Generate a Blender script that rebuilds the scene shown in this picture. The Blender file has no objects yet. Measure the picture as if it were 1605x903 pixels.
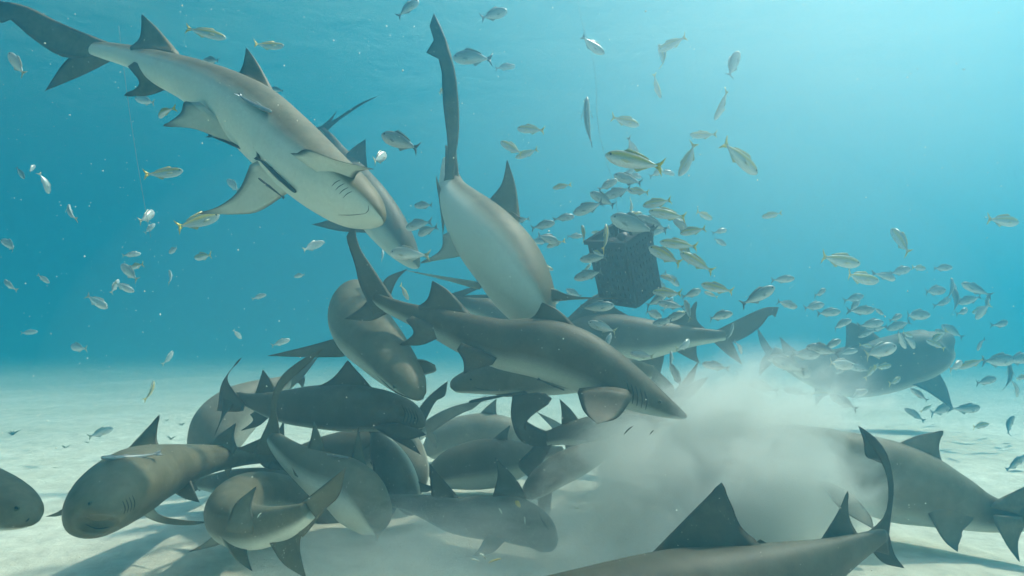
import bpy, bmesh, math, random
from mathutils import Vector, Matrix, noise
from mathutils.bvhtree import BVHTree

random.seed(7)
R = math.radians
scene = bpy.context.scene
COL = scene.collection

# ------------------------------------------------------------------ camera
F_PX, CX, CY = 950.0, 802.5, 451.5          # focal length and centre in photograph pixels
CAM_H, PITCH = 0.85, -5.3                   # metres above the sand, degrees below level
cam_data = bpy.data.cameras.new('camera')
cam_data.sensor_width = 36.0
cam_data.lens = 36.0 * F_PX / 1605.0
cam_data.clip_start = 0.02
cam_data.clip_end = 2000
cam = bpy.data.objects.new('camera', cam_data)
cam.location = (0, 0, CAM_H)
cam.rotation_euler = (R(90 - PITCH), 0, 0)
COL.objects.link(cam)
scene.camera = cam

# ------------------------------------------------------------------ sky, sun, exposure
SUN_DIR = Vector((0.45, 0.30, 0.84)).normalized()     # towards the sun: high, ahead, right
world = bpy.data.worlds.new('World')
scene.world = world
world.use_nodes = True
wn = world.node_tree
sky = wn.nodes.new('ShaderNodeTexSky')
sky.sky_type = 'NISHITA'
sky.sun_disc = False
sky.dust_density = 6.0
sky.air_density = 1.0
sky.ozone_density = 0.4
sky.sun_elevation = math.asin(SUN_DIR.z)
sky.sun_rotation = math.atan2(SUN_DIR.x, SUN_DIR.y)
bg = wn.nodes['Background']
bg.inputs['Strength'].default_value = 0.12
wn.links.new(sky.outputs[0], bg.inputs['Color'])
sun_data = bpy.data.lights.new('sun', 'SUN')
sun_data.energy = 4.6
sun_data.angle = R(2.0)
sun_data.color = (1.0, 0.94, 0.84)
sun = bpy.data.objects.new('sun', sun_data)
sun.location = (6, 6, 14)
sun.rotation_euler = SUN_DIR.to_track_quat('Z', 'Y').to_euler()
COL.objects.link(sun)
scene.view_settings.view_transform = 'Standard'
scene.view_settings.look = 'None'
scene.view_settings.gamma = 1.0
scene.view_settings.use_curve_mapping = False
scene.view_settings.exposure = 0.90
cy = scene.cycles
cy.max_bounces = 10
cy.diffuse_bounces = 3
cy.glossy_bounces = 2
cy.transmission_bounces = 2
cy.volume_bounces = 5
cy.transparent_max_bounces = 12
cy.caustics_reflective = False
cy.caustics_refractive = False
cy.use_denoising = True
cy.use_adaptive_sampling = True
cy.adaptive_threshold = 0.03
cy.volume_step_rate = 1.0
cy.volume_max_steps = 256

WATER_TOP = 6.6
HAZE_DENSITY = 0.145
HAZE_COLOR = (0.03, 0.26, 0.385)
HAZE_ABSORB = (0.07, 0.20, 0.20)
HAZE_ANISO = 0.66

# ------------------------------------------------------------------ helpers
CAM = Vector((0, 0, CAM_H))
FW = Vector((0, math.cos(R(PITCH)), -math.sin(R(PITCH))))
UP = Vector((0, math.sin(R(PITCH)), math.cos(R(PITCH))))
RT = Vector((1, 0, 0))


def at(x, y, d):
    """World point seen at photograph pixel x, y and d metres ahead of the camera."""
    return CAM + d * (FW + RT * ((x - CX) / F_PX) + UP * ((CY - y) / F_PX))


def on_sand(x, y):
    v = FW + RT * ((x - CX) / F_PX) + UP * ((CY - y) / F_PX)
    return CAM + v * (-CAM_H / v.z)


def camvec(v):
    return (RT * v[0] + UP * v[1] - FW * v[2]).normalized()


def tag(o, label, cat, group=None, kind=None):
    if label: o['label'] = label
    if cat: o['category'] = cat
    if group: o['group'] = group
    if kind: o['kind'] = kind
    return o


def link(name, me, mats=(), parent=None, smooth=True):
    o = bpy.data.objects.new(name, me)
    COL.objects.link(o)
    for m in mats: me.materials.append(m)
    if smooth:
        me.polygons.foreach_set('use_smooth', [True] * len(me.polygons))
    if parent: o.parent = parent
    return o


def catmull(pts, n):
    """pts: list of tuples; n samples per segment; returns interpolated tuples."""
    out = []
    P = [pts[0]] + list(pts) + [pts[-1]]
    P[0] = tuple(2 * a - b for a, b in zip(pts[0], pts[1]))
    P[-1] = tuple(2 * a - b for a, b in zip(pts[-1], pts[-2]))
    for i in range(1, len(P) - 2):
        for k in range(n):
            t = k / n
            out.append(tuple(0.5 * ((2 * b) + (c - a) * t + (2 * a - 5 * b + 4 * c - d) * t * t + (3 * b - a - 3 * c + d) * t ** 3)
                             for a, b, c, d in zip(P[i - 1], P[i], P[i + 1], P[i + 2])))
    out.append(tuple(pts[-1]))
    return out


def resample(pts, n):
    """n points evenly spaced along a smooth curve through pts (Vectors)."""
    if len(pts) == 2:
        return [pts[0].lerp(pts[1], i / (n - 1)) for i in range(n)]
    d = [Vector(p) for p in catmull([tuple(p) for p in pts], 10)]
    L = [0.0]
    for a, b in zip(d, d[1:]): L.append(L[-1] + (b - a).length)
    out, j = [], 0
    for i in range(n):
        s = L[-1] * i / (n - 1)
        while j < len(L) - 2 and L[j + 1] < s: j += 1
        t = (s - L[j]) / max(1e-9, L[j + 1] - L[j])
        out.append(d[j].lerp(d[j + 1], min(1, max(0, t))))
    return out


def smooth(a, b, x):
    t = min(1, max(0, (x - a) / (b - a)))
    return t * t * (3 - 2 * t)


class MB:
    """Collects vertices with a colour and faces with a material slot, and links them as one mesh object."""
    def __init__(s): s.v, s.c, s.f, s.m = [], [], [], []
    def add(s, co, col=(0, 0, 0, 1)):
        s.v.append(Vector(co)); s.c.append(col); return len(s.v) - 1
    def face(s, idx, mat=0): s.f.append(tuple(idx)); s.m.append(mat)
    def loft(s, rings, mat=0, close0=True, close1=True):
        for a, b in zip(rings, rings[1:]):
            n = len(a)
            for i in range(n):
                s.face((a[i], a[(i + 1) % n], b[(i + 1) % n], b[i]), mat)
        for ring, flip, do in ((rings[0], True, close0), (rings[-1], False, close1)):
            if do:
                c = sum((s.v[i] for i in ring), Vector()) / len(ring)
                ci = s.add(c, s.c[ring[0]])
                n = len(ring)
                for i in range(n):
                    t = (ring[i], ring[(i + 1) % n], ci)
                    s.face(t[::-1] if flip else t, mat)
    def tube(s, pts, r, n=6, mat=0, col=(0, 0, 0, 1), taper=None):
        rings = []
        for i, p in enumerate(pts):
            t = (pts[min(i + 1, len(pts) - 1)] - pts[max(i - 1, 0)]).normalized()
            a = t.orthogonal().normalized(); b = t.cross(a)
            rr = r * (taper[i] if taper else 1)
            rings.append([s.add(p + (a * math.cos(2 * math.pi * k / n) + b * math.sin(2 * math.pi * k / n)) * rr, col) for k in range(n)])
        s.loft(rings, mat)
    def ball(s, c, rad, axes=None, mat=0, col=(0, 0, 0, 1), nu=10, nv=6):
        ax = axes or (Vector((1, 0, 0)), Vector((0, 1, 0)), Vector((0, 0, 1)))
        rad = (rad,) * 3 if isinstance(rad, (int, float)) else rad
        rings = []
        for j in range(nv + 1):
            th = math.pi * (j + 0.02) / (nv + 0.04)
            rings.append([s.add(c + ax[0] * (rad[0] * math.sin(th) * math.cos(2 * math.pi * k / nu))
                                + ax[1] * (rad[1] * math.sin(th) * math.sin(2 * math.pi * k / nu))
                                + ax[2] * (rad[2] * math.cos(th)), col) for k in range(nu)])
        s.loft(rings, mat)
    def box(s, c, half, axes, mat=0, col=(0, 0, 0, 1)):
        ids = [s.add(c + axes[0] * half[0] * sx + axes[1] * half[1] * sy + axes[2] * half[2] * sz, col)
               for sx in (-1, 1) for sy in (-1, 1) for sz in (-1, 1)]
        for f in ((0, 1, 3, 2), (4, 6, 7, 5), (0, 4, 5, 1), (2, 3, 7, 6), (0, 2, 6, 4), (1, 5, 7, 3)):
            s.face([ids[i] for i in f], mat)
    def build(s, name, mats, parent=None, origin=None, smooth=True):
        me = bpy.data.meshes.new(name)
        o0 = Vector(origin) if origin is not None else Vector((0, 0, 0))
        me.from_pydata([v - o0 for v in s.v], [], s.f)
        at_ = me.color_attributes.new('skin', 'FLOAT_COLOR', 'POINT')
        at_.data.foreach_set('color', [x for c in s.c for x in c])
        bm = bmesh.new(); bm.from_mesh(me)
        bmesh.ops.recalc_face_normals(bm, faces=bm.faces); bm.to_mesh(me); bm.free()
        o = link(name, me, mats, parent, smooth)
        me.polygons.foreach_set('material_index', s.m)
        o.location = o0
        return o
    def bvh(s): return BVHTree.FromPolygons(s.v, s.f)


# ------------------------------------------------------------------ materials
def mat(name):
    m = bpy.data.materials.new(name); m.use_nodes = True
    nt = m.node_tree
    return m, nt, nt.nodes['Principled BSDF']


def N(nt, t, **kw):
    n = nt.nodes.new(t)
    for k, v in kw.items():
        if k in n.inputs: n.inputs[k].default_value = v
        else: setattr(n, k, v)
    return n


def mix(nt, fac, a, b, mode='MIX'):
    n = nt.nodes.new('ShaderNodeMix'); n.data_type = 'RGBA'; n.blend_type = mode
    for s, v in ((0, fac), (6, a), (7, b)):
        if hasattr(v, 'is_output'): nt.links.new(v, n.inputs[s])
        else: n.inputs[s].default_value = v if s == 0 else (*v, 1) if len(v) == 3 else v
    return n.outputs[2]


def simple(name, col, rough=0.6, spec=0.3):
    m, nt, b = mat(name)
    nz = N(nt, 'ShaderNodeTexNoise', Scale=14.0, Detail=5.0)
    c = mix(nt, nz.outputs['Fac'], tuple(x * 0.7 for x in col), tuple(min(1, x * 1.3) for x in col))
    nt.links.new(c, b.inputs['Base Color'])
    b.inputs['Roughness'].default_value = rough
    b.inputs['Specular IOR Level'].default_value = spec
    return m


def skin_mat(name, dorsal, belly, margin):
    m, nt, b = mat(name)
    a = N(nt, 'ShaderNodeVertexColor', layer_name='skin')
    sep = N(nt, 'ShaderNodeSeparateColor')
    nt.links.new(a.outputs['Color'], sep.inputs[0])
    tc = N(nt, 'ShaderNodeTexCoord')
    big = N(nt, 'ShaderNodeTexNoise', Scale=5.0, Detail=6.0, Roughness=0.6)
    mid = N(nt, 'ShaderNodeTexNoise', Scale=17.0, Detail=6.0, Roughness=0.7)
    fine = N(nt, 'ShaderNodeTexNoise', Scale=70.0, Detail=3.0, Roughness=0.7)
    for n in (big, mid, fine): nt.links.new(tc.outputs['Object'], n.inputs['Vector'])
    # uneven border between back and belly
    ad = N(nt, 'ShaderNodeMath', operation='MULTIPLY_ADD'); ad.inputs[1].default_value = 0.30; ad.inputs[2].default_value = -0.15
    nt.links.new(big.outputs['Fac'], ad.inputs[0])
    sm = N(nt, 'ShaderNodeMath', operation='ADD', use_clamp=True)
    nt.links.new(sep.outputs[0], sm.inputs[0]); nt.links.new(ad.outputs[0], sm.inputs[1])
    d2 = mix(nt, big.outputs['Fac'], tuple(x * 0.62 for x in dorsal), tuple(x * 1.38 for x in dorsal))
    mr2 = N(nt, 'ShaderNodeMapRange'); mr2.inputs[1].default_value = 0.42; mr2.inputs[2].default_value = 0.72; mr2.inputs[3].default_value = 0; mr2.inputs[4].default_value = 0.55
    nt.links.new(mid.outputs['Fac'], mr2.inputs[0])
    d2 = mix(nt, mr2.outputs[0], d2, tuple(x * 0.55 for x in dorsal))
    c = mix(nt, sm.outputs[0], d2, belly)
    c = mix(nt, sep.outputs[1], c, margin)
    ramp = N(nt, 'ShaderNodeMapRange'); ramp.inputs[1].default_value = 0.3; ramp.inputs[2].default_value = 0.7
    ramp.inputs[3].default_value = 0.94; ramp.inputs[4].default_value = 1.06
    nt.links.new(fine.outputs['Fac'], ramp.inputs[0])
    comb = N(nt, 'ShaderNodeCombineColor')
    for i in range(3): nt.links.new(ramp.outputs[0], comb.inputs[i])
    c = mix(nt, 1.0, c, comb.outputs[0], 'MULTIPLY')
    nt.links.new(c, b.inputs['Base Color'])
    b.inputs['Roughness'].default_value = 0.55
    b.inputs['Specular IOR Level'].default_value = 0.25
    bump = N(nt, 'ShaderNodeBump', Strength=0.12, Distance=0.004)
    nt.links.new(fine.outputs['Fac'], bump.inputs['Height'])
    nt.links.new(bump.outputs[0], b.inputs['Normal'])
    return m


SKIN = skin_mat('shark_skin', (0.175, 0.150, 0.092), (0.68, 0.68, 0.57), (0.045, 0.045, 0.040))
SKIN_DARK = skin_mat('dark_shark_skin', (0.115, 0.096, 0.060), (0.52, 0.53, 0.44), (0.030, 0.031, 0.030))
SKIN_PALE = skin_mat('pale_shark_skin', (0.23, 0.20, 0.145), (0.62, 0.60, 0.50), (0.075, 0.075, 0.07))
SKIN_DIM_LIT = skin_mat('dim_lit_shark_skin', (0.090, 0.078, 0.048), (0.45, 0.44, 0.36), (0.040, 0.040, 0.034))  # darker copy of the skin: the near shark's weaker light put into colour
GILL = simple('gill_shadow', (0.05, 0.044, 0.032), 0.8, 0.1)
EYE = simple('eye_black', (0.012, 0.012, 0.012), 0.15, 0.5)


IRIS = simple('eye_iris', (0.10, 0.095, 0.05), 0.3, 0.4)


def sand_mat():
    m, nt, b = mat('sand_surface')
    tc = N(nt, 'ShaderNodeTexCoord')
    n1 = N(nt, 'ShaderNodeTexNoise', Scale=0.7, Detail=6.0, Roughness=0.6)
    n2 = N(nt, 'ShaderNodeTexNoise', Scale=9.0, Detail=8.0, Roughness=0.7)
    n3 = N(nt, 'ShaderNodeTexNoise', Scale=160.0, Detail=3.0)
    for n in (n1, n2, n3): nt.links.new(tc.outputs['Object'], n.inputs['Vector'])
    r1 = N(nt, 'ShaderNodeMapRange'); r1.inputs[1].default_value = .35; r1.inputs[2].default_value = .65
    nt.links.new(n1.outputs['Fac'], r1.inputs[0])
    c = mix(nt, r1.outputs[0], (0.70, 0.66, 0.53), (0.86, 0.83, 0.71))
    r2 = N(nt, 'ShaderNodeMapRange'); r2.inputs[1].default_value = .3; r2.inputs[2].default_value = .7; r2.inputs[3].default_value = .7; r2.inputs[4].default_value = 1.05
    nt.links.new(n2.outputs['Fac'], r2.inputs[0])
    comb = N(nt, 'ShaderNodeCombineColor')
    for i in range(3): nt.links.new(r2.outputs[0], comb.inputs[i])
    c = mix(nt, 1.0, c, comb.outputs[0], 'MULTIPLY')
    nt.links.new(c, b.inputs['Base Color'])
    b.inputs['Roughness'].default_value = 0.95
    b.inputs['Specular IOR Level'].default_value = 0.1
    bump = N(nt, 'ShaderNodeBump', Strength=0.6, Distance=0.03)
    nt.links.new(n2.outputs['Fac'], bump.inputs['Height'])
    b2 = N(nt, 'ShaderNodeBump', Strength=0.3, Distance=0.004)
    nt.links.new(n3.outputs['Fac'], b2.inputs['Height']); nt.links.new(bump.outputs[0], b2.inputs['Normal'])
    nt.links.new(b2.outputs[0], b.inputs['Normal'])
    return m


def fish_mat(name, back, side, belly, stripe=None, tail=None):
    """skin attribute: r = height on the flank (0 belly .. 1 back), g = stripe, b = fin or tail."""
    m, nt, b = mat(name)
    a = N(nt, 'ShaderNodeVertexColor', layer_name='skin')
    sep = N(nt, 'ShaderNodeSeparateColor'); nt.links.new(a.outputs['Color'], sep.inputs[0])
    rp = N(nt, 'ShaderNodeValToRGB'); nt.links.new(sep.outputs[0], rp.inputs[0])
    e = rp.color_ramp.elements
    e[0].position, e[0].color = 0.25, (*belly, 1)
    e[1].position, e[1].color = 0.9, (*back, 1)
    x = rp.color_ramp.elements.new(0.62); x.color = (*side, 1)
    c = rp.outputs[0]
    if stripe: c = mix(nt, sep.outputs[1], c, stripe)
    if tail: c = mix(nt, sep.outputs[2], c, tail)
    tc = N(nt, 'ShaderNodeTexCoord')
    sc = N(nt, 'ShaderNodeTexVoronoi', Scale=45.0); nt.links.new(tc.outputs['Object'], sc.inputs['Vector'])
    rr = N(nt, 'ShaderNodeMapRange'); rr.inputs[1].default_value = 0; rr.inputs[2].default_value = .6; rr.inputs[3].default_value = 1.1; rr.inputs[4].default_value = .8
    nt.links.new(sc.outputs['Distance'], rr.inputs[0])
    comb = N(nt, 'ShaderNodeCombineColor')
    for i in range(3): nt.links.new(rr.outputs[0], comb.inputs[i])
    c = mix(nt, 1.0, c, comb.outputs[0], 'MULTIPLY')
    nt.links.new(c, b.inputs['Base Color'])
    b.inputs['Roughness'].default_value = 0.32
    b.inputs['Metallic'].default_value = 0.15
    b.inputs['Specular IOR Level'].default_value = 0.6
    return m


FISH_Y = fish_mat('yellowtail_skin', (0.20, 0.24, 0.20), (0.50, 0.52, 0.46), (0.78, 0.76, 0.70), (0.72, 0.52, 0.04), (0.85, 0.60, 0.02))
FISH_S = fish_mat('silver_fish_skin', (0.17, 0.22, 0.22), (0.42, 0.46, 0.44), (0.75, 0.75, 0.70), (0.6, 0.6, 0.5), (0.12, 0.15, 0.15))
FISH_W = fish_mat('pale_fish_skin', (0.45, 0.48, 0.45), (0.70, 0.70, 0.66), (0.85, 0.83, 0.78), (0.7, 0.7, 0.6), (0.55, 0.50, 0.30))
REM_D = fish_mat('dark_remora_skin', (0.035, 0.04, 0.04), (0.03, 0.035, 0.035), (0.06, 0.065, 0.06))
REM_P = fish_mat('pale_remora_skin', (0.30, 0.33, 0.34), (0.42, 0.45, 0.45), (0.62, 0.62, 0.60), (0.06, 0.07, 0.07), (0.30, 0.33, 0.34))

# ------------------------------------------------------------------ the water, the sand
bm = MB()
lo, hi = Vector((-90, -45, -1.0)), Vector((90, 110, 7.0))
bm.box((lo + hi) / 2, tuple((hi - lo) / 2), (Vector((1, 0, 0)), Vector((0, 1, 0)), Vector((0, 0, 1))))
hm = bpy.data.materials.new('haze_water'); hm.use_nodes = True
nt = hm.node_tree
for n in list(nt.nodes):
    if n.type != 'OUTPUT_MATERIAL': nt.nodes.remove(n)
pv = nt.nodes.new('ShaderNodeVolumePrincipled')
pv.inputs['Color'].default_value = (*HAZE_COLOR, 1)
pv.inputs['Absorption Color'].default_value = (*HAZE_ABSORB, 1)
pv.inputs['Density'].default_value = HAZE_DENSITY
pv.inputs['Anisotropy'].default_value = HAZE_ANISO
nt.links.new(pv.outputs[0], nt.nodes['Material Output'].inputs['Volume'])
haze = bm.build('haze', [hm], smooth=False)
tag(haze, 'clear blue green sea water filling the whole scene', 'water haze', kind='stuff')


def sand_height(x, y):
    p = Vector((x, y, 0))
    r = math.hypot(x, y)
    h = 0.06 * noise.noise(p * 0.45) + 0.025 * noise.noise(p * 1.6 + Vector((4, 9, 0)))
    if r < 25:
        w = noise.noise(p * 0.9) * 1.4
        h += 0.006 * math.sin((y * 1.0 + x * 0.35 + w * 0.25) * 21.0) * (0.4 + 0.6 * noise.noise(p * 0.8 + Vector((2, 2, 2))))
        h += 0.008 * noise.noise(p * 7)
    return h


def axis(a, b, step, far0, far1, grow=1.25):
    pts, x = [], a
    while x < b: pts.append(x); x += step
    s, x = step, b
    while x < far1: pts.append(x); s *= grow; x += s
    pts.append(far1)
    s, x, lowp = step, a, []
    while True:
        s *= grow; x -= s
        if x <= far0: break
        lowp.append(x)
    return [far0] + lowp[::-1] + pts


xs = axis(-4.5, 4.5, 0.035, -88, 88)
ys = axis(0.9, 9.0, 0.035, -43, 108)
me = bpy.data.meshes.new('sand')
vv = [(x, y, sand_height(x, y)) for y in ys for x in xs]
w = len(xs)
ff = [(j * w + i, j * w + i + 1, (j + 1) * w + i + 1, (j + 1) * w + i) for j in range(len(ys) - 1) for i in range(w - 1)]
me.from_pydata(vv, [], ff)
sand = link('sand', me, [sand_mat()])
tag(sand, 'pale rippled sand of the sea floor', 'sea floor', kind='structure')

# the underside of the waves: below the critical angle it mirrors the water, straight up it lets the sky and sun in
def wave_mat():
    m = bpy.data.materials.new('water_surface'); m.use_nodes = True
    nt = m.node_tree
    for n in list(nt.nodes):
        if n.type != 'OUTPUT_MATERIAL': nt.nodes.remove(n)
    tc = N(nt, 'ShaderNodeTexCoord')
    w1 = N(nt, 'ShaderNodeTexNoise', Scale=1.1, Detail=5.0, Roughness=0.55)
    nt.links.new(tc.outputs['Object'], w1.inputs['Vector'])
    bump = N(nt, 'ShaderNodeBump', Strength=0.4, Distance=0.2)
    nt.links.new(w1.outputs['Fac'], bump.inputs['Height'])
    fr = N(nt, 'ShaderNodeFresnel'); fr.inputs['IOR'].default_value = 1.333
    nt.links.new(bump.outputs[0], fr.inputs['Normal'])
    gl = N(nt, 'ShaderNodeBsdfGlossy'); gl.inputs['Roughness'].default_value = 0.25
    nt.links.new(bump.outputs[0], gl.inputs['Normal'])
    tr = N(nt, 'ShaderNodeBsdfTransparent')
    mx = N(nt, 'ShaderNodeMixShader')
    nt.links.new(fr.outputs[0], mx.inputs[0]); nt.links.new(tr.outputs[0], mx.inputs[1]); nt.links.new(gl.outputs[0], mx.inputs[2])
    nt.links.new(mx.outputs[0], nt.nodes['Material Output'].inputs['Surface'])
    return m


me = bpy.data.meshes.new('water_surface')
wx = axis(-12, 12, 0.4, -86, 86); wy = axis(-4, 20, 0.4, -42, 106)
nw = len(wx)
me.from_pydata([(x, y, WATER_TOP + 0.05 * noise.noise(Vector((x * .6, y * .6, 3))) + 0.02 * noise.noise(Vector((x * 2, y * 2, 8)))) for y in wy for x in wx], [],
               [(j * nw + i, j * nw + i + 1, (j + 1) * nw + i + 1, (j + 1) * nw + i) for j in range(len(wy) - 1) for i in range(nw - 1)])
tag(link('water_surface', me, [wave_mat()]), 'rippled underside of the sea surface overhead', 'water surface', kind='structure')

# ------------------------------------------------------------------ sharks
SHARKS = {}


def body(mb, st, up, asp, nring=8, nseg=36, belly_lo=-0.55, belly_hi=0.12, flat=1.0):
    """st: list of (x, y, r_px, d) from the snout to the tail root. Adds the trunk; returns its sampled spine.
    Sections are broad and flattened at the head, round at mid body and tall at the tail root."""
    s = catmull(st, nring)
    pts = [at(x, y, d) for x, y, r, d in s]
    n = len(s)
    acc = [0.0]
    for p, q in zip(pts, pts[1:]): acc.append(acc[-1] + (q - p).length)
    rings, spine = [], []
    upw = up if isinstance(up, list) else [up, up]
    ups = [camvec(u) for u in upw]
    for i in range(n):
        a, b = s[max(0, i - 2)], s[min(n - 1, i + 2)]
        dx, dy = b[0] - a[0], a[1] - b[1]
        q = math.hypot(dx, dy) or 1
        n1 = (RT * (-dy / q) + UP * (dx / q))
        T = (pts[min(n - 1, i + 1)] - pts[max(0, i - 1)]).normalized()
        n1 = (n1 - T * n1.dot(T)).normalized()
        rb = max(0.5, s[i][2]) * s[i][3] / F_PX
        t = acc[i] / acc[-1]
        u = ups[0].lerp(ups[-1], t); u = (u - T * u.dot(T))
        u = u.normalized() if u.length > 1e-3 else n1
        l = T.cross(u).normalized()
        ratio = (1.0 + 0.42 * flat * (1 - smooth(0.02, 0.34, t))) * (1 - 0.30 * smooth(0.55, 0.95, t)) * asp   # width over height
        cu, cl = u.dot(n1), l.dot(n1)
        hgt = rb / math.sqrt(cu * cu + (ratio * cl) ** 2)
        wid = hgt * ratio
        if i == 0: hgt *= 0.5; wid *= 0.5
        pw = 1.0 + 0.36 * flat * (1 - smooth(0.05, 0.36, t))         # lens shaped head: a soft ridge along each side
        ring = []
        for k in range(nseg):
            th = 2 * math.pi * k / nseg
            c_, s_ = math.cos(th), math.sin(th)
            hh = math.copysign(abs(c_) ** pw, c_)
            if c_ < 0: hh *= 0.90 + 0.10 * smooth(0.3, 0.6, t)        # flatter underneath
            ww = math.copysign(abs(s_) ** (1.0 / (0.5 + 0.5 * pw)), s_)
            off = u * (hh * hgt) + l * (ww * wid)
            bel = 1 - smooth(belly_lo, belly_hi, c_)
            ring.append(mb.add(pts[i] + off, (bel, 0, 0, 1)))
        rings.append(ring)
        spine.append((s[i][0], s[i][1], s[i][3], rb))
    mb.loft(rings, 0)
    return spine


def fin(mb, L, T, spine, dr=0.0, dt=0.0, up=None, belly=None, nspan=14, nch=8, thick=0.085, edge=0.75, embed=0.035, notch=0.0, base_d=None):
    """L, T: leading and trailing edge as photograph pixels from root to tip; dr, dt: depth offset of root and tip in metres."""
    if base_d is None:
        mx, my = (L[0][0] + T[0][0]) / 2, (L[0][1] + T[0][1]) / 2
        base_d = min(spine, key=lambda q: (q[0] - mx) ** 2 + (q[1] - my) ** 2)[2]
    def lift(E):
        n = len(E)
        out = []
        for i, p in enumerate(E):
            dd = p[2] if len(p) > 2 else dr + (dt - dr) * (i / (n - 1))
            out.append(at(p[0], p[1], base_d + dd))
        return out
    Lp, Tp = resample(lift(L), nspan), resample(lift(T), nspan)
    c0 = (Tp[0] - Lp[0]).length                                  # a small rounded tip instead of a needle point
    for i in (-2, -3):
        c = Tp[i] - Lp[i]
        lim = c0 * (0.10 if i == -2 else 0.13)
        if c.length < lim: Lp[i], Tp[i] = Lp[i] - c * (0.35 * (lim / max(c.length, 1e-6) - 1)), Tp[i] + c * (0.35 * (lim / max(c.length, 1e-6) - 1))
    span = ((Lp[-1] + Tp[-1]) / 2 - (Lp[0] + Tp[0]) / 2)
    sl = span.length or 1
    sd = span / sl
    Lp = [Lp[0] - sd * embed] + Lp; Tp = [Tp[0] - sd * embed] + Tp
    rings = []
    upw = camvec(up) if up else None
    nn_prev = None
    for i, (a, b) in enumerate(zip(Lp, Tp)):
        c = b - a
        j0, j1 = max(0, i - 1), min(len(Lp) - 1, i + 1)
        s_loc = ((Lp[j1] + Tp[j1]) - (Lp[j0] + Tp[j0]))
        nn = c.cross(s_loc)
        if nn.length < 1e-9: nn = nn_prev or sd.orthogonal()
        nn = nn.normalized()
        if nn_prev and nn.dot(nn_prev) < 0: nn = -nn
        nn_prev = nn
        f = max(0, (i - 1)) / (nspan - 1)
        th = min(0.034, thick * c.length * (1.0 - 0.35 * f)) + 0.0016
        if i == 0: th *= 2.6
        elif i == 1: th *= 1.8
        elif i == 2: th *= 1.25
        ring = []
        us = [k / nch for k in range(nch + 1)]
        prof = [(u, 1) for u in us] + [(u, -1) for u in us[-2:0:-1]]
        for u, sgn in prof:
            z = sgn * th * (1.7 * math.sqrt(u) * (1 - u) + 0.02 * (1 - u)) * 0.62
            p = a + c * u + nn * z
            if notch and i > 1:
                p += c * (u ** 3) * notch * noise.noise(p * 60)
            side = 0.0
            if belly is not None: side = belly
            elif upw is not None:
                side = 1 - smooth(-0.35, 0.25, (nn * sgn).dot(upw))
            e = max(smooth(0.72, 1.0, u) * 0.75, smooth(0.62, 1.0, f)) * edge
            e = max(e, (1 - smooth(0.0, 0.06, u)) * 0.35 * edge)
            ring.append(mb.add(p, (side * 0.85, e * (1 if i > 1 else 0), 0, 1)))
        rings.append(ring)
    mb.loft(rings, 0)


def shark(label, st, up, fins=(), asp=0.85, mat_=None, marks=(), eyes=(), group='lemon sharks crowding around the bait', belly=(-0.55, 0.12), name='lemon_shark', key=None, flat=1.0):
    mb = MB()
    sp = body(mb, st, up, asp, belly_lo=belly[0], belly_hi=belly[1], flat=flat)
    bvh = mb.bvh()
    for f in fins:
        f = dict(f)
        fin(mb, f.pop('L'), f.pop('T'), sp, **f)
    for pts, r in marks:                         # gill slits and mouth lines lie in the skin
        hit = []
        for x, y in [q for q in catmull(pts, 4)]:
            dvec = (at(x, y, 1) - CAM).normalized()
            h, nr, _, _ = bvh.ray_cast(CAM, dvec)
            if h: hit.append(h + nr * (r * 0.15))
        if len(hit) > 2:
            tp = [0.25 + 0.75 * math.sin(math.pi * (i + 0.6) / (len(hit) + 0.2)) for i in range(len(hit))]
            mb.tube(hit, r, 6, 1, (0, 1, 0, 1), tp)
    org = at(*[sum(q) / len(q) for q in ([a[0] for a in st], [a[1] for a in st], [a[3] for a in st])])
    o = mb.build(name, [mat_ or SKIN, GILL], origin=org)
    tag(o, label, 'shark', group)
    for x, y, r in eyes:
        dvec = (at(x, y, 1) - CAM).normalized()
        h, nr, _, _ = bvh.ray_cast(CAM, dvec)
        if h:
            e = MB(); t1 = nr.orthogonal().normalized()
            e.ball(Vector((0, 0, 0)), (r, r, r * 0.6), (t1, nr.cross(t1), nr), nu=14, nv=8)
            eo = e.build('eye', [IRIS], parent=o)
            eo.location = h - org
            e = MB(); e.ball(Vector((0, 0, 0)), (r * .5, r * .72, r * .5), (t1, nr.cross(t1), nr), nu=12, nv=8)
            po = e.build('pupil', [EYE], parent=eo); po.location = nr * r * .32
    if key: SHARKS[key] = bvh
    return o


D = dict
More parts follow.
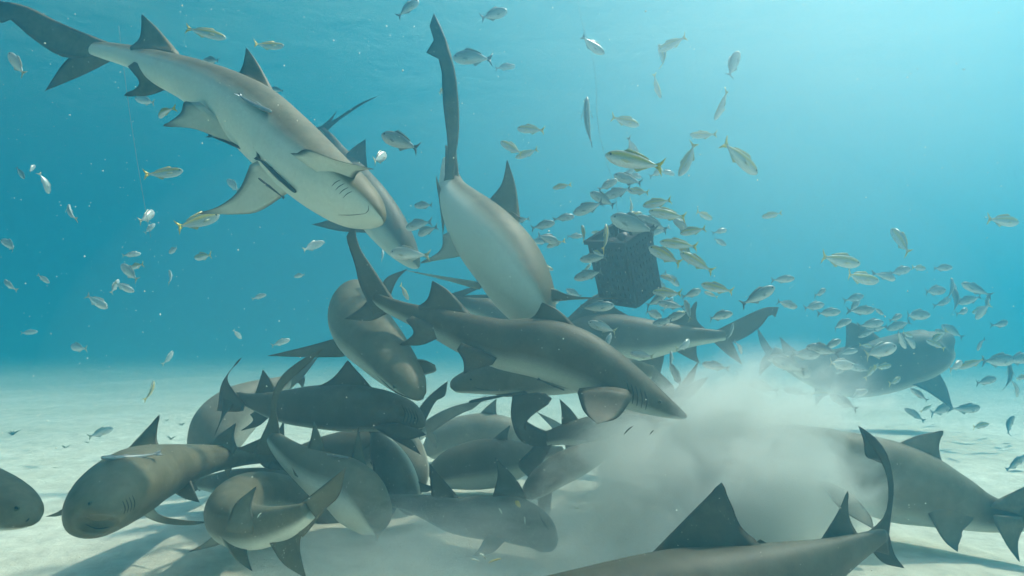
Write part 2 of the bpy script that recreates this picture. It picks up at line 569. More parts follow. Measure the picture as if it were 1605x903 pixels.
# --- the big one, upper left, belly towards us
U1 = (0.50, 0.72, -0.48)
shark('large pale bellied shark gliding at the upper left with dark tipped fins, seen from below',
      [(599, 343, 3, 2.05), (592, 338, 16, 2.07), (574, 327, 33, 2.11), (546, 312, 46, 2.17), (512, 289, 52, 2.25), (474, 257, 56, 2.34), (436, 222, 57, 2.43), (396, 184, 54, 2.52), (352, 154, 46, 2.62), (308, 129, 36, 2.71), (262, 110, 29, 2.8), (215, 91, 20, 2.9), (170, 80, 15, 3.0), (150, 76, 12, 3.03)],
      U1, [
          D(L=[(170, 66), (100, 38), (40, 9), (-12, 0)], T=[(150, 88), (100, 90), (50, 60), (14, 30), (-2, 40), (-12, 2)], dr=0, dt=0.12, thick=.05),
          D(L=[(172, 97), (130, 118), (70, 143)], T=[(140, 72), (103, 95), (70, 143)], dr=0, dt=0.05, thick=.06),
          D(L=[(280, 82), (245, 42), (222, 22)], T=[(203, 74), (219, 58), (222, 22)], dr=-0.0, dt=0.06),
          D(L=[(272, 136), (232, 150), (194, 150)], T=[(200, 104), (218, 131), (194, 150)], dr=-0.05, dt=-0.08),
          D(L=[(430, 145), (405, 100), (386, 74)], T=[(372, 120), (381, 100), (386, 74)], dr=0.02, dt=0.1),
          D(L=[(388, 234), (340, 216), (304, 202), (255, 198)], T=[(300, 160), (288, 160), (282, 178), (255, 198)], dr=-0.13, dt=-0.12, belly=0.8, thick=.05, edge=.85),
          D(L=[(455, 300), (407, 331), (371, 336), (310, 335)], T=[(392, 258), (374, 298), (345, 322), (310, 335)], dr=-0.05, dt=0.04, belly=0.95, thick=.05, edge=.85),
          D(L=[(552, 290), (560, 272), (572, 267), (586, 265)], T=[(466, 240), (482, 234), (525, 250), (586, 265)], dr=-0.19, dt=-0.30, thick=.05, up=(0.3, 0.9, 0.1)),
      ], asp=0.92, key='big', marks=[([(530, 337), (552, 337), (572, 335)], 0.0013), ([(572, 335), (577, 330), (578, 322)], 0.0012)] + [([(520 + 6 * k, 292 + 6 * k), (526 + 6 * k, 286 + 6 * k), (534 + 6 * k, 282 + 6 * k)], 0.0014) for k in range(4)],
      belly=(-0.42, 0.22))

# --- behind it
shark('dim shark diving behind the head of the large upper left shark',
      [(656, 420, 3, 4.2), (648, 411, 13, 4.2), (629, 387, 25, 4.22), (604, 354, 33, 4.26), (580, 322, 35, 4.32), (560, 294, 32, 4.40), (545, 269, 25, 4.48), (530, 244, 17, 4.56), (514, 216, 9, 4.66), (504, 205, 7, 4.7)],
      (0.6, 0.75, -0.2), [
          D(L=[(505, 214), (530, 190), (565, 166), (594, 150)], T=[(496, 200), (520, 190), (562, 163), (594, 150)], dt=.05, thick=.10),
          D(L=[(512, 206), (520, 190), (528, 174)], T=[(498, 202), (515, 188), (528, 174)], dt=.05, thick=.1),
          D(L=[(536, 248), (554, 231), (573, 218)], T=[(578, 280), (574, 245), (573, 218)]),
          D(L=[(575, 345), (530, 343), (488, 352)], T=[(570, 365), (530, 362), (488, 352)], dr=-.05, dt=-.1),
      ], mat_=SKIN_DARK)

# --- vertical tail in the middle
U3 = (0.62, 0.60, -0.50)
shark('shark with its long tail raised straight up above the middle of the pile',
      [(856, 530, 3, 2.92), (852, 521, 17, 2.92), (842, 500, 33, 2.93), (828, 472, 46, 2.96), (812, 445, 54, 3.01), (792, 412, 57, 3.07), (768, 380, 54, 3.14), (745, 350, 46, 3.24), (726, 324, 35, 3.33), (710, 296, 22, 3.44), (704, 270, 14, 3.52), (704, 250, 10, 3.58)],
      U3, [
          D(L=[(718, 318), (712, 270), (720, 200), (715, 120), (699, 60), (680, 20)], T=[(692, 300), (702, 240), (694, 160), (690, 97), (668, 84), (680, 62), (672, 35), (680, 20)], dr=0, dt=0.0, thick=.16),
          D(L=[(716, 245), (719, 280), (710, 319)], T=[(698, 236), (698, 285), (710, 319)], dr=-.10, dt=-.16, edge=1.0, thick=.1),
          D(L=[(692, 320), (697, 345), (694, 369)], T=[(684, 285), (690, 330), (694, 369)], dr=-.05, dt=-.08, thick=.1),
          D(L=[(815, 338), (808, 290), (795, 250)], T=[(766, 314), (786, 288), (795, 250)], dr=0.03, dt=0.06),
          D(L=[(738, 400), (705, 405), (658, 413)], T=[(694, 368), (690, 392), (658, 413)], dr=-.05, dt=-.10, belly=0.7, thick=.06),
          D(L=[(862, 474), (900, 470), (972, 468)], T=[(868, 452), (900, 464), (972, 468)], dr=-.08, dt=-.25, up=(0, 1, 0.2), thick=.12),
          D(L=[(742, 452), (700, 440), (632, 423)], T=[(740, 440), (700, 434), (632, 423)], dr=.0, dt=-.10, belly=0.6, thick=.2, edge=.3),
      ], asp=0.95, belly=(-0.38, 0.25), key='vertical')

# --- the central shark
U4 = (0.28, 0.93, 0.18)
shark('dark backed shark at the centre swimming down right, snout entering the sand cloud',
      [(1076, 654, 3, 2.42), (1064, 649, 9, 2.42), (1040, 638, 18, 2.43), (1005, 620, 30, 2.46), (955, 592, 42, 2.50), (900, 564, 50, 2.54), (845, 547, 48, 2.58), (790, 540, 40, 2.62), (735, 525, 33, 2.66), (685, 507, 24, 2.71), (640, 491, 16, 2.75), (605, 477, 12, 2.78), (588, 468, 10, 2.80)],
      U4, [
          D(L=[(618, 470), (586, 422), (563, 385), (553, 338)], T=[(580, 482), (563, 445), (556, 415), (543, 374), (548, 362), (553, 338)], dt=.05, thick=.06),
          D(L=[(606, 492), (580, 503), (540, 500)], T=[(580, 465), (566, 482), (540, 500)], dt=.03, thick=.06),
          D(L=[(738, 492), (704, 456), (678, 440)], T=[(655, 480), (670, 468), (678, 440)]),
          D(L=[(692, 528), (660, 541), (626, 541)], T=[(636, 502), (648, 522), (626, 541)], dr=-.05, dt=-.06),
          D(L=[(772, 572), (748, 578), (727, 586)], T=[(716, 548), (726, 566), (727, 586)], dr=-.10, dt=-.10, edge=1.0),
          D(L=[(912, 522), (878, 488), (850, 474)], T=[(822, 503), (838, 494), (850, 474)]),
          D(L=[(990, 626), (968, 655), (936, 664)], T=[(905, 616), (915, 645), (936, 664)], dr=-.14, dt=-.30, belly=0.0, thick=.10, edge=.1),
      ], asp=0.85, mat_=SKIN_DARK, key='centre', eyes=[(1034, 630, 0.008)],
      marks=[([(982 + 7 * k, 597 + 4 * k), (986 + 7 * k, 614 + 3.5 * k), (984 + 7 * k, 630 + 3 * k)], 0.0028) for k in range(5)],
      belly=(-0.75, 0.05))

# --- coming towards us behind its tail
U5 = (0.62, 0.36, 0.70)
shark('brown shark descending towards the camera left of the central shark, both pectoral fins spread',
      [(662, 626, 3, 2.50), (656, 619, 13, 2.51), (641, 601, 26, 2.56), (620, 576, 36, 2.68), (596, 548, 44, 2.86), (572, 520, 47, 3.08), (556, 496, 43, 3.28), (556, 478, 33, 3.42), (574, 464, 22, 3.52), (598, 466, 13, 3.60)],
      [U5, (0.2, 0.8, 0.5)], [
          D(L=[(530, 560), (480, 560), (418, 558)], T=[(520, 532), (480, 543), (418, 558)], dr=.05, dt=-.05, up=U5, thick=.10),
          D(L=[(665, 588), (683, 582), (682, 572)], T=[(638, 562), (665, 564), (682, 572)], dr=.06, dt=.02, up=U5, thick=.12),
          D(L=[(610, 470), (622, 440), (639, 421)], T=[(595, 455), (606, 435), (639, 421)], dr=.02, dt=.05),
          D(L=[(604, 478), (612, 495), (620, 517)], T=[(590, 470), (602, 495), (620, 517)], dr=.02, dt=.03),
      ], asp=0.95, belly=(-0.55, 0.0), key='descending', marks=[([(592, 590), (622, 615), (655, 628)], 0.0035)], eyes=[(618, 606, 0.009)])

# --- under it, facing right
shark('dark shark facing right beneath the descending brown shark, gill slits showing',
      [(666, 668, 3, 2.72), (657, 663, 13, 2.73), (633, 652, 26, 2.76), (590, 644, 35, 2.80), (545, 641, 38, 2.85), (495, 638, 34, 2.90), (450, 638, 27, 2.96), (415, 634, 19, 3.0), (390, 628, 12, 3.04), (372, 622, 9, 3.06)],
      (0.1, 0.92, 0.35), [
          D(L=[(585, 610), (566, 588), (545, 565)], T=[(498, 606), (522, 592), (545, 565)]),
          D(L=[(434, 614), (424, 595), (412, 579)], T=[(400, 616), (406, 598), (412, 579)]),
          D(L=[(420, 656), (405, 668), (378, 675)], T=[(392, 650), (396, 660), (378, 675)]),
          D(L=[(384, 634), (366, 612), (357, 590), (379, 560)], T=[(342, 634), (346, 605), (358, 584), (379, 560)], dr=-.05, dt=-.10, thick=.08),
          D(L=[(370, 630), (352, 652), (336, 684)], T=[(350, 618), (347, 650), (336, 684)], dr=-.05, dt=-.12, thick=.1),
          D(L=[(640, 668), (655, 672), (669, 682)], T=[(590, 672), (628, 690), (669, 682)], dr=-.12, dt=-.22, up=(0, 1, .4), thick=.07),
          D(L=[(620, 676), (645, 690), (660, 713)], T=[(600, 680), (636, 700), (660, 713)], dr=-.05, dt=-.05, edge=1),
      ], mat_=SKIN_DARK, key='under', eyes=[(650, 656, 0.008)], marks=[([(630 + 5 * k, 636 + 2 * k), (635 + 5 * k, 648 + 2 * k), (632 + 5 * k, 662 + 1 * k)], 0.0026) for k in range(5)],
      belly=(-0.8, -0.3))

# --- pale far one at the left of the pile
shark('smooth grey shark curving down behind the front left shark, head hidden',
      [(322, 735, 4, 3.15), (325, 722, 26, 3.16), (335, 695, 40, 3.22), (352, 665, 44, 3.3), (378, 640, 38, 3.4), (410, 620, 26, 3.5), (440, 604, 14, 3.6), (455, 594, 9, 3.65)],
      (-0.5, 0.7, 0.5), [
          D(L=[(445, 600), (475, 575), (500, 558)], T=[(462, 604), (480, 585), (500, 558)]),
          D(L=[(452, 604), (466, 600), (475, 610)], T=[(470, 585), (478, 592), (475, 610)]),
      ], mat_=SKIN_PALE)

# --- front left, nose towards us
U8 = (-0.25, 0.80, 0.55)
shark('shark at the front left facing the camera, broad blunt head with a pale lower lip',
      [(158, 812, 14, 1.80), (160, 806, 36, 1.81), (164, 797, 48, 1.85), (171, 786, 54, 1.92), (186, 773, 57, 2.02), (209, 758, 56, 2.15), (240, 744, 46, 2.34), (285, 729, 32, 2.58),
       (330, 720, 22, 2.78), (375, 716, 15, 2.94), (405, 716, 11, 3.03), (418, 717, 9, 3.06)],
      [U8, (0, 0.95, 0.3)], [
          D(L=[(192, 712), (222, 680), (250, 650)], T=[(256, 706), (246, 688), (250, 650)], dr=.0, dt=.06),
          D(L=[(322, 702), (345, 680), (370, 663)], T=[(372, 702), (367, 685), (370, 663)]),
          D(L=[(262, 764), (285, 780), (313, 788)], T=[(298, 748), (304, 766), (313, 788)], dr=-.05, dt=-.12),
          D(L=[(212, 800), (245, 818), (290, 824), (334, 818)], T=[(232, 780), (250, 806), (290, 815), (334, 818)], dr=-.05, dt=.10, up=(0, 1, .35), thick=.12),
          D(L=[(112, 788), (90, 802), (71, 810)], T=[(122, 800), (92, 809), (71, 810)], dr=.20, dt=.26, thick=.12, up=(0, 1, .4)),
          D(L=[(345, 728), (356, 745), (352, 765)], T=[(366, 724), (360, 745), (352, 765)]),
          D(L=[(404, 724), (425, 742), (444, 759)], T=[(440, 712), (447, 732), (444, 759)], dr=0, dt=-.02),
          D(L=[(404, 706), (425, 690), (445, 660)], T=[(440, 718), (446, 700), (445, 660)], dr=0, dt=.05),
      ], asp=1.08, flat=0.35, key='front', belly=(-1.3, -1.02),
            marks=[([(207 - 5 * k, 776 + 3 * k), (211 - 5 * k, 788 + 3 * k), (209 - 5 * k, 800 + 2 * k)], 0.0018) for k in range(4)] + [([(134, 822), (152, 829), (172, 826)], 0.0014)],
      eyes=[(141, 790, 0.0075)])

# --- bright sided one curving down right, tail upright
U9 = (0.62, 0.68, -0.38)
shark('green sided shark with upright curved tail nosing down into the sand',
      [(588, 838, 5, 2.34), (586, 828, 24, 2.35), (578, 808, 38, 2.38), (562, 785, 46, 2.42), (540, 763, 44, 2.46), (510, 747, 37, 2.5), (480, 730, 28, 2.54), (456, 714, 22, 2.57), (438, 698, 17, 2.6), (426, 686, 13, 2.62)],
      [U9, (0.5, 0.8, 0.2)], [
          D(L=[(442, 700), (437, 665), (433, 633), (448, 603), (480, 574), (508, 546)], T=[(402, 700), (421, 658), (425, 627), (439, 592), (472, 564), (508, 546)], dr=0, dt=-.05, thick=.14, edge=.3),
          D(L=[(432, 712), (405, 712), (370, 704)], T=[(425, 680), (402, 690), (370, 704)], dr=0, dt=.05, thick=.07, edge=.3),
          D(L=[(512, 722), (505, 690), (492, 660)], T=[(478, 708), (486, 690), (492, 660)], dr=.0, dt=.03, edge=.3),
          D(L=[(588, 772), (572, 720), (562, 670)], T=[(545, 738), (552, 710), (562, 670)], dr=.04, dt=.10),
          D(L=[(596, 800), (600, 825), (590, 850)], T=[(585, 815), (588, 835), (590, 850)], dr=.1, dt=.1),
          D(L=[(470, 742), (462, 745), (458, 733)], T=[(482, 752), (470, 750), (458, 733)], dr=-.05, dt=-.08),
      ], asp=0.9, belly=(-0.35, 0.25), key='green')

# --- tail nearest the camera at bottom left
U10 = (0.0, 0.95, 0.30)
shark('shark at the bottom left turned away, its wide tail fin nearest the camera',
      [(500, 786, 5, 2.86), (488, 785, 19, 2.83), (455, 779, 29, 2.74), (415, 777, 36, 2.60), (382, 784, 40, 2.44), (364, 799, 40, 2.30), (370, 817, 38, 2.17), (396, 826, 35, 2.08), (430, 823, 30, 2.01), (460, 813, 23, 1.96), (484, 801, 15, 1.93)],
      U10, [
          D(L=[(462, 796), (500, 766), (542, 732)], T=[(484, 832), (513, 796), (532, 776), (542, 732)], dr=.0, dt=-.06, thick=.06, edge=.3),
          D(L=[(420, 848), (444, 884), (480, 907)], T=[(476, 826), (470, 858), (480, 907)], dr=.0, dt=-.05, thick=.06, edge=.3),
          D(L=[(358, 816), (370, 788), (402, 762)], T=[(402, 820), (394, 795), (402, 762)], dr=-.14, dt=-.10, thick=.06),
          D(L=[(338, 834), (322, 850), (294, 866)], T=[(348, 852), (330, 858), (294, 866)], dr=-.02, dt=.05, up=U10),
          D(L=[(348, 848), (370, 878), (396, 896)], T=[(388, 848), (388, 870), (396, 896)], dr=-.06, dt=-.12, up=U10, edge=1),
      ], asp=0.95, key='turned')

shark('added dark filler shark standing in for shadow low behind the turned away one',  # filler body added over a dark region that is a tail's shadow
      [(560, 830, 4, 2.95), (548, 824, 18, 2.95), (515, 806, 30, 2.96), (470, 785, 37, 2.98), (420, 768, 34, 3.0), (375, 760, 26, 3.02), (335, 758, 16, 3.05), (312, 758, 10, 3.07)],
      (0.1, 0.9, 0.3), [
          D(L=[(450, 755), (440, 735), (425, 722)], T=[(420, 745), (420, 732), (425, 722)]),
          D(L=[(320, 752), (300, 738), (280, 722)], T=[(305, 762), (288, 745), (280, 722)]),
          D(L=[(318, 762), (300, 775), (290, 784)], T=[(305, 754), (292, 768), (290, 784)]),
      ], mat_=SKIN_DARK)

shark('dark shark standing head down between the green sided one and the pale headed one',
      [(650, 806, 4, 2.72), (646, 797, 16, 2.72), (635, 772, 26, 2.74), (620, 742, 29, 2.78), (606, 712, 23, 2.84), (597, 690, 14, 2.9), (592, 676, 9, 2.93)],
      (-0.6, 0.2, 0.6), [
          D(L=[(598, 682), (585, 662), (560, 640), (548, 622)], T=[(586, 690), (572, 668), (554, 646), (548, 622)]),
          D(L=[(588, 690), (580, 700), (566, 706)], T=[(596, 680), (584, 690), (566, 706)]),
          D(L=[(602, 752), (590, 742), (580, 724)], T=[(592, 718), (586, 724), (580, 724)]),
          D(L=[(652, 770), (668, 772), (684, 764)], T=[(642, 748), (664, 758), (684, 764)]),
      ], mat_=SKIN_DARK)
shark('dark slender shark slanting down left beneath the bright sand gap at mid pile',
      [(822, 780, 4, 2.74), (830, 772, 14, 2.74), (852, 754, 23, 2.75), (885, 733, 26, 2.77), (920, 716, 22, 2.8), (952, 703, 14, 2.83), (980, 694, 9, 2.86)],
      (0, 0.9, 0.2), [
          D(L=[(976, 700), (1000, 680), (1024, 656)], T=[(988, 690), (1006, 676), (1024, 656)]),
          D(L=[(842, 780), (846, 800), (862, 814)], T=[(866, 764), (864, 788), (862, 814)]),
      ], mat_=SKIN_DARK)

# --- the middle of the pile, far to near
shark('faint pale shark facing left in the middle distance of the pile, upright pointed dorsal fin',
      [(668, 712, 4, 4.3), (674, 706, 16, 4.3), (700, 690, 28, 4.3), (740, 683, 34, 4.3), (780, 682, 32, 4.3), (820, 685, 22, 4.35), (860, 688, 12, 4.4), (880, 690, 8, 4.45)],
      (0, 1, 0.2), [
          D(L=[(748, 653), (762, 638), (778, 625)], T=[(782, 658), (778, 645), (778, 625)]),
          D(L=[(880, 690), (860, 665), (840, 645)], T=[(900, 690), (880, 665), (840, 645)]),
      ], mat_=SKIN_PALE)
shark('distant shark whose slender tail lobe rises right above the pale one',
      [(575, 735, 4, 3.75), (582, 728, 16, 3.75), (605, 708, 28, 3.75), (630, 693, 24, 3.8), (650, 682, 14, 3.85), (664, 674, 10, 3.9)],
      (-0.3, 0.9, 0.2), [
          D(L=[(655, 668), (685, 648), (720, 634), (758, 627)], T=[(676, 680), (700, 662), (728, 646), (740, 642), (758, 627)]),
          D(L=[(662, 682), (676, 692), (684, 704)], T=[(674, 672), (684, 685), (684, 704)]),
      ], mat_=SKIN_PALE)
shark('shark behind the dark right facing one, only its black tail showing beside the gills',
      [(428, 742, 4, 3.15), (440, 740, 20, 3.15), (480, 729, 33, 3.15), (530, 716, 38, 3.15), (580, 704, 33, 3.15), (615, 692, 22, 3.15), (638, 682, 13, 3.15), (650, 676, 10, 3.15)],
      (0, 0.9, 0.3), [
          D(L=[(640, 668), (653, 645), (673, 620), (702, 597)], T=[(658, 684), (667, 660), (684, 628), (697, 622), (702, 597)]),
          D(L=[(636, 690), (648, 702), (664, 716)], T=[(656, 676), (660, 695), (664, 716)]),
      ], mat_=SKIN_DARK)
shark('dark shark facing left behind the sand haze, short leaning dorsal fin in mid pile',
      [(676, 752, 4, 3.3), (684, 746, 20, 3.3), (712, 736, 33, 3.28), (750, 730, 40, 3.28), (790, 724, 36, 3.3), (825, 718, 24, 3.35), (860, 712, 14, 3.4), (880, 710, 10, 3.45)],
      (0.0, 0.95, 0.1), [
          D(L=[(765, 695), (782, 680), (800, 666)], T=[(800, 700), (796, 685), (800, 666)]),
          D(L=[(870, 718), (850, 735), (826, 748)], T=[(890, 715), (860, 740), (826, 748)]),
      ], mat_=SKIN_DARK, belly=(-0.35, 0.2))
shark('pale headed shark upright in the haze left of mid pile, light line along its jaw',
      [(655, 776, 5, 3.0), (652, 768, 17, 3.0), (648, 750, 27, 3.02), (642, 730, 30, 3.05), (632, 706, 30, 3.1), (615, 688, 26, 3.18), (598, 676, 18, 3.25), (585, 668, 12, 3.3)],
      (-0.5, 0.3, 0.7), [
          D(L=[(626, 742), (610, 760), (604, 786)], T=[(624, 725), (606, 745), (604, 786)], dr=.02, dt=0),
      ], mat_=SKIN_PALE, belly=(-.6, -.1))
shark('shark heading right under the central shark, fork of its tail framing bright sand',
      [(1062, 690, 4, 3.05), (1050, 686, 22, 3.05), (1015, 680, 34, 3.02), (975, 678, 36, 3.0), (935, 679, 30, 2.98), (900, 679, 21, 2.96), (875, 683, 15, 2.94), (855, 688, 12, 2.92)],
      (0.0, 0.95, 0.25), [
          D(L=[(850, 704), (815, 690), (801, 655), (803, 620)], T=[(862, 680), (838, 668), (822, 655), (838, 641), (866, 630), (850, 615), (803, 620)], thick=.05),
          D(L=[(866, 694), (850, 725), (832, 752)], T=[(846, 684), (832, 705), (812, 728), (832, 752)], thick=.05),
          D(L=[(910, 662), (895, 642), (877, 625)], T=[(880, 666), (880, 645), (877, 625)]),
          D(L=[(906, 690), (895, 710), (874, 729)], T=[(884, 690), (886, 708), (874, 729)]),
          D(L=[(1000, 705), (960, 715), (915, 735)], T=[(965, 700), (940, 710), (915, 735)], dr=-.05, dt=-.1),
      ], mat_=SKIN_DARK)
shark('shark lying along the sand at bottom centre, half lost in stirred sand',
      [(868, 862, 5, 2.32), (860, 852, 19, 2.33), (838, 830, 31, 2.36), (800, 815, 37, 2.40), (755, 812, 34, 2.44), (710, 808, 27, 2.50), (670, 796, 20, 2.56), (635, 788, 13, 2.62), (605, 784, 9, 2.66)],
      [(0.35, 0.85, 0.3), (0, 0.95, 0.3)], [
          D(L=[(830, 795), (812, 755), (776, 716)], T=[(772, 778), (780, 745), (776, 716)], dr=0, dt=.03),
          D(L=[(716, 776), (692, 748), (673, 726)], T=[(676, 776), (674, 755), (673, 726)]),
          D(L=[(790, 850), (770, 868), (740, 872)], T=[(760, 842), (752, 858), (740, 872)], dr=-.08, dt=-.15),
          D(L=[(620, 780), (595, 760), (585, 722)], T=[(610, 796), (585, 775), (585, 722)]),
          D(L=[(616, 796), (600, 815), (585, 830)], T=[(606, 780), (590, 800), (585, 830)]),
      ], mat_=SKIN_DARK, key='lying', belly=(-0.9, -0.4))
shark('grey shark pointing left just below the central shark, its small pointed snout showing',
      [(706, 607, 3, 3.0), (714, 604, 12, 3.0), (740, 598, 20, 3.0), (780, 594, 27, 3.02), (830, 590, 33, 3.05), (880, 585, 34, 3.1), (930, 582, 30, 3.15), (980, 580, 20, 3.2), (1020, 585, 12, 3.25)],
      (0, 0.85, 0.5), [
          D(L=[(1010, 590), (1040, 615), (1062, 640)], T=[(1030, 580), (1055, 605), (1062, 640)]),
          D(L=[(760, 612), (790, 622), (830, 618)], T=[(800, 608), (820, 612), (830, 618)], dr=-.03, dt=-.06),
      ], marks=[([(742, 607), (760, 611), (790, 612)], 0.002)], eyes=[(738, 595, 0.008)], key='snout')
shark('dark shark behind the central shark, its forked tail spread to the right',
      [(872, 530, 3, 4.25), (882, 530, 18, 4.25), (915, 528, 33, 4.23), (960, 530, 38, 4.21), (1005, 532, 34, 4.20), (1050, 530, 24, 4.20), (1090, 528, 15, 4.20), (1122, 527, 10, 4.21), (1136, 526, 8, 4.21)],
      (0.05, 0.95, 0.25), [
          D(L=[(1118, 520), (1160, 499), (1196, 483), (1221, 481)], T=[(1140, 538), (1162, 532), (1190, 514), (1208, 492), (1214, 499), (1221, 481)], thick=.05),
          D(L=[(1118, 536), (1140, 556), (1164, 572)], T=[(1142, 520), (1152, 545), (1164, 572)], thick=.05),
          D(L=[(1048, 506), (1074, 492), (1092, 472)], T=[(1106, 516), (1092, 500), (1092, 472)]),
          D(L=[(888, 500), (915, 475), (945, 456)], T=[(985, 495), (962, 480), (945, 456)]),
          D(L=[(1062, 552), (1080, 562), (1097, 570)], T=[(1092, 540), (1092, 555), (1097, 570)]),
          D(L=[(995, 562), (1015, 575), (1035, 584)], T=[(1042, 552), (1040, 565), (1035, 584)]),
      ], mat_=SKIN_DARK, group='lemon sharks crowding around the bait')
shark('shark mostly hidden behind the central snout, tail fins poking from the sand cloud',
      [(930, 690, 4, 3.4), (940, 686, 18, 3.4), (970, 672, 30, 3.4), (1005, 655, 26, 3.4), (1035, 640, 15, 3.4), (1056, 630, 10, 3.4)],
      (-.2, 0.9, 0.2), [
          D(L=[(1045, 626), (1072, 595), (1095, 566)], T=[(1070, 636), (1085, 605), (1095, 566)]),
          D(L=[(1050, 642), (1085, 622), (1112, 590)], T=[(1062, 620), (1085, 600), (1112, 590)], dt=-.05),
      ])
shark('far shark whose fin tips show between the vertical tailed shark and the central one',
      [(800, 505, 4, 4.2), (790, 500, 14, 4.2), (765, 490, 22, 4.2), (740, 482, 16, 4.2), (715, 474, 10, 4.2), (700, 470, 8, 4.2)],
      (0, 1, .1), [
          D(L=[(708, 480), (735, 460), (783, 440)], T=[(690, 466), (740, 450), (783, 440)]),
          D(L=[(700, 484), (740, 484), (776, 462)], T=[(716, 465), (745, 462), (776, 462)]),
      ], mat_=SKIN_DARK)

# --- right half
shark('hazy shark swimming right in open water, tall dorsal fin and long hanging pectoral',
      [(1486, 536, 4, 6.05), (1482, 536, 20, 6.05), (1468, 545, 33, 6.08), (1435, 560, 42, 6.12), (1390, 574, 45, 6.19), (1345, 582, 42, 6.24), (1300, 582, 34, 6.37), (1262, 574, 24, 6.51), (1230, 562, 14, 6.64), (1210, 552, 9, 6.69)],
      (0.1, 0.95, 0.1), [
          D(L=[(1392, 540), (1358, 514), (1326, 503)], T=[(1314, 564), (1325, 542), (1326, 503)]),
          D(L=[(1262, 560), (1240, 543), (1222, 528)], T=[(1228, 562), (1226, 545), (1222, 528)]),
          D(L=[(1464, 572), (1484, 606), (1493, 641)], T=[(1416, 598), (1450, 612), (1493, 641)], dr=-.1, dt=-.25),
          D(L=[(1300, 612), (1290, 622), (1278, 638)], T=[(1276, 604), (1278, 618), (1278, 638)]),
          D(L=[(1216, 556), (1200, 532), (1186, 512)], T=[(1204, 560), (1192, 540), (1186, 512)]),
          D(L=[(1220, 560), (1205, 575), (1190, 590)], T=[(1205, 548), (1192, 568), (1190, 590)]),
      ], mat_=SKIN_DARK, group='lemon sharks on the right of the sand cloud', belly=(-1.0, -.45))
shark('large shark on the right with its head lost in the sand cloud, swimming left',
      [(1192, 680, 3, 2.58), (1200, 684, 16, 2.58), (1232, 697, 33, 2.55), (1280, 717, 49, 2.54), (1335, 738, 60, 2.52), (1390, 753, 63, 2.50), (1440, 767, 58, 2.48), (1490, 785, 46, 2.45), (1540, 803, 32, 2.42), (1590, 812, 22, 2.37), (1625, 812, 16, 2.33)],
      (0.12, 0.95, 0.2), [
          D(L=[(1400, 698), (1440, 682), (1479, 675)], T=[(1486, 748), (1472, 705), (1479, 675)]),
          D(L=[(1452, 800), (1478, 846), (1501, 865)], T=[(1528, 806), (1506, 842), (1501, 865)], dr=-.07, dt=-.12, notch=.12),
          D(L=[(1560, 822), (1580, 858), (1598, 881)], T=[(1606, 824), (1596, 850), (1598, 881)], dr=-.05, dt=-.05),
          D(L=[(1560, 784), (1590, 770), (1640, 745)], T=[(1640, 800), (1640, 780), (1640, 745)], dr=0, dt=0),
          D(L=[(1290, 765), (1320, 800), (1370, 830)], T=[(1350, 790), (1365, 810), (1370, 830)], dr=-.2, dt=-.3),
      ], mat_=SKIN, group='lemon sharks on the right of the sand cloud', belly=(-0.75, -0.05))
U19 = (0.0, 0.92, 0.40)
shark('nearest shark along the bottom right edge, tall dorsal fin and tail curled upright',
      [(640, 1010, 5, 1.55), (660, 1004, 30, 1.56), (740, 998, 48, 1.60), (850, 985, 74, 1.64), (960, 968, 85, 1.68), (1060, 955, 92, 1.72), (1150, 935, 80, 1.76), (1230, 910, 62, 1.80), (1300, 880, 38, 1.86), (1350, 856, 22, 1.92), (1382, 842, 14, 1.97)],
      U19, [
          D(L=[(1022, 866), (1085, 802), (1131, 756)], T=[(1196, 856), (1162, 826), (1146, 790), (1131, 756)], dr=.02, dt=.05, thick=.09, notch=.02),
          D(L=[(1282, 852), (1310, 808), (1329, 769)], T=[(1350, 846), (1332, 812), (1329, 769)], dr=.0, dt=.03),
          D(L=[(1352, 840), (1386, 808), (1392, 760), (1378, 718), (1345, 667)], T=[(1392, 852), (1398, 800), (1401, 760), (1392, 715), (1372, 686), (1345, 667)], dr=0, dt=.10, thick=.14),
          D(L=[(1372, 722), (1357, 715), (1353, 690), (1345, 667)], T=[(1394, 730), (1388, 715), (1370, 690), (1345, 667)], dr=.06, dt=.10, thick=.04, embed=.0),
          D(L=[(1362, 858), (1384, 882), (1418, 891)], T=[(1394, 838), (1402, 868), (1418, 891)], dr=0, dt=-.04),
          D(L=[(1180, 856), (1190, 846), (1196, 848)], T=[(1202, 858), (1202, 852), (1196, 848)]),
      ], asp=0.85, mat_=SKIN_DIM_LIT, group='lemon sharks on the right of the sand cloud', key='near', belly=(-.8, -.3))
shark('shark entering at the left edge, only its smooth rounded snout in view',
      [(54, 822, 4, 1.75), (50, 816, 14, 1.75), (36, 806, 26, 1.76), (8, 794, 38, 1.78), (-40, 780, 50, 1.82), (-110, 765, 62, 1.88), (-200, 752, 66, 1.96), (-300, 745, 50, 2.05), (-400, 740, 26, 2.15), (-460, 738, 14, 2.2)],
      (0.25, 0.92, 0.25), [
          D(L=[(-460, 745), (-490, 710), (-530, 660)], T=[(-475, 735), (-505, 690), (-530, 660)]),
          D(L=[(-180, 690), (-220, 650), (-250, 630)], T=[(-260, 695), (-255, 665), (-250, 630)]),
      ], belly=(-0.75, -0.35), eyes=[(26, 797, 0.008)], marks=[([(46, 812), (43, 816), (40, 817)], 0.002)])

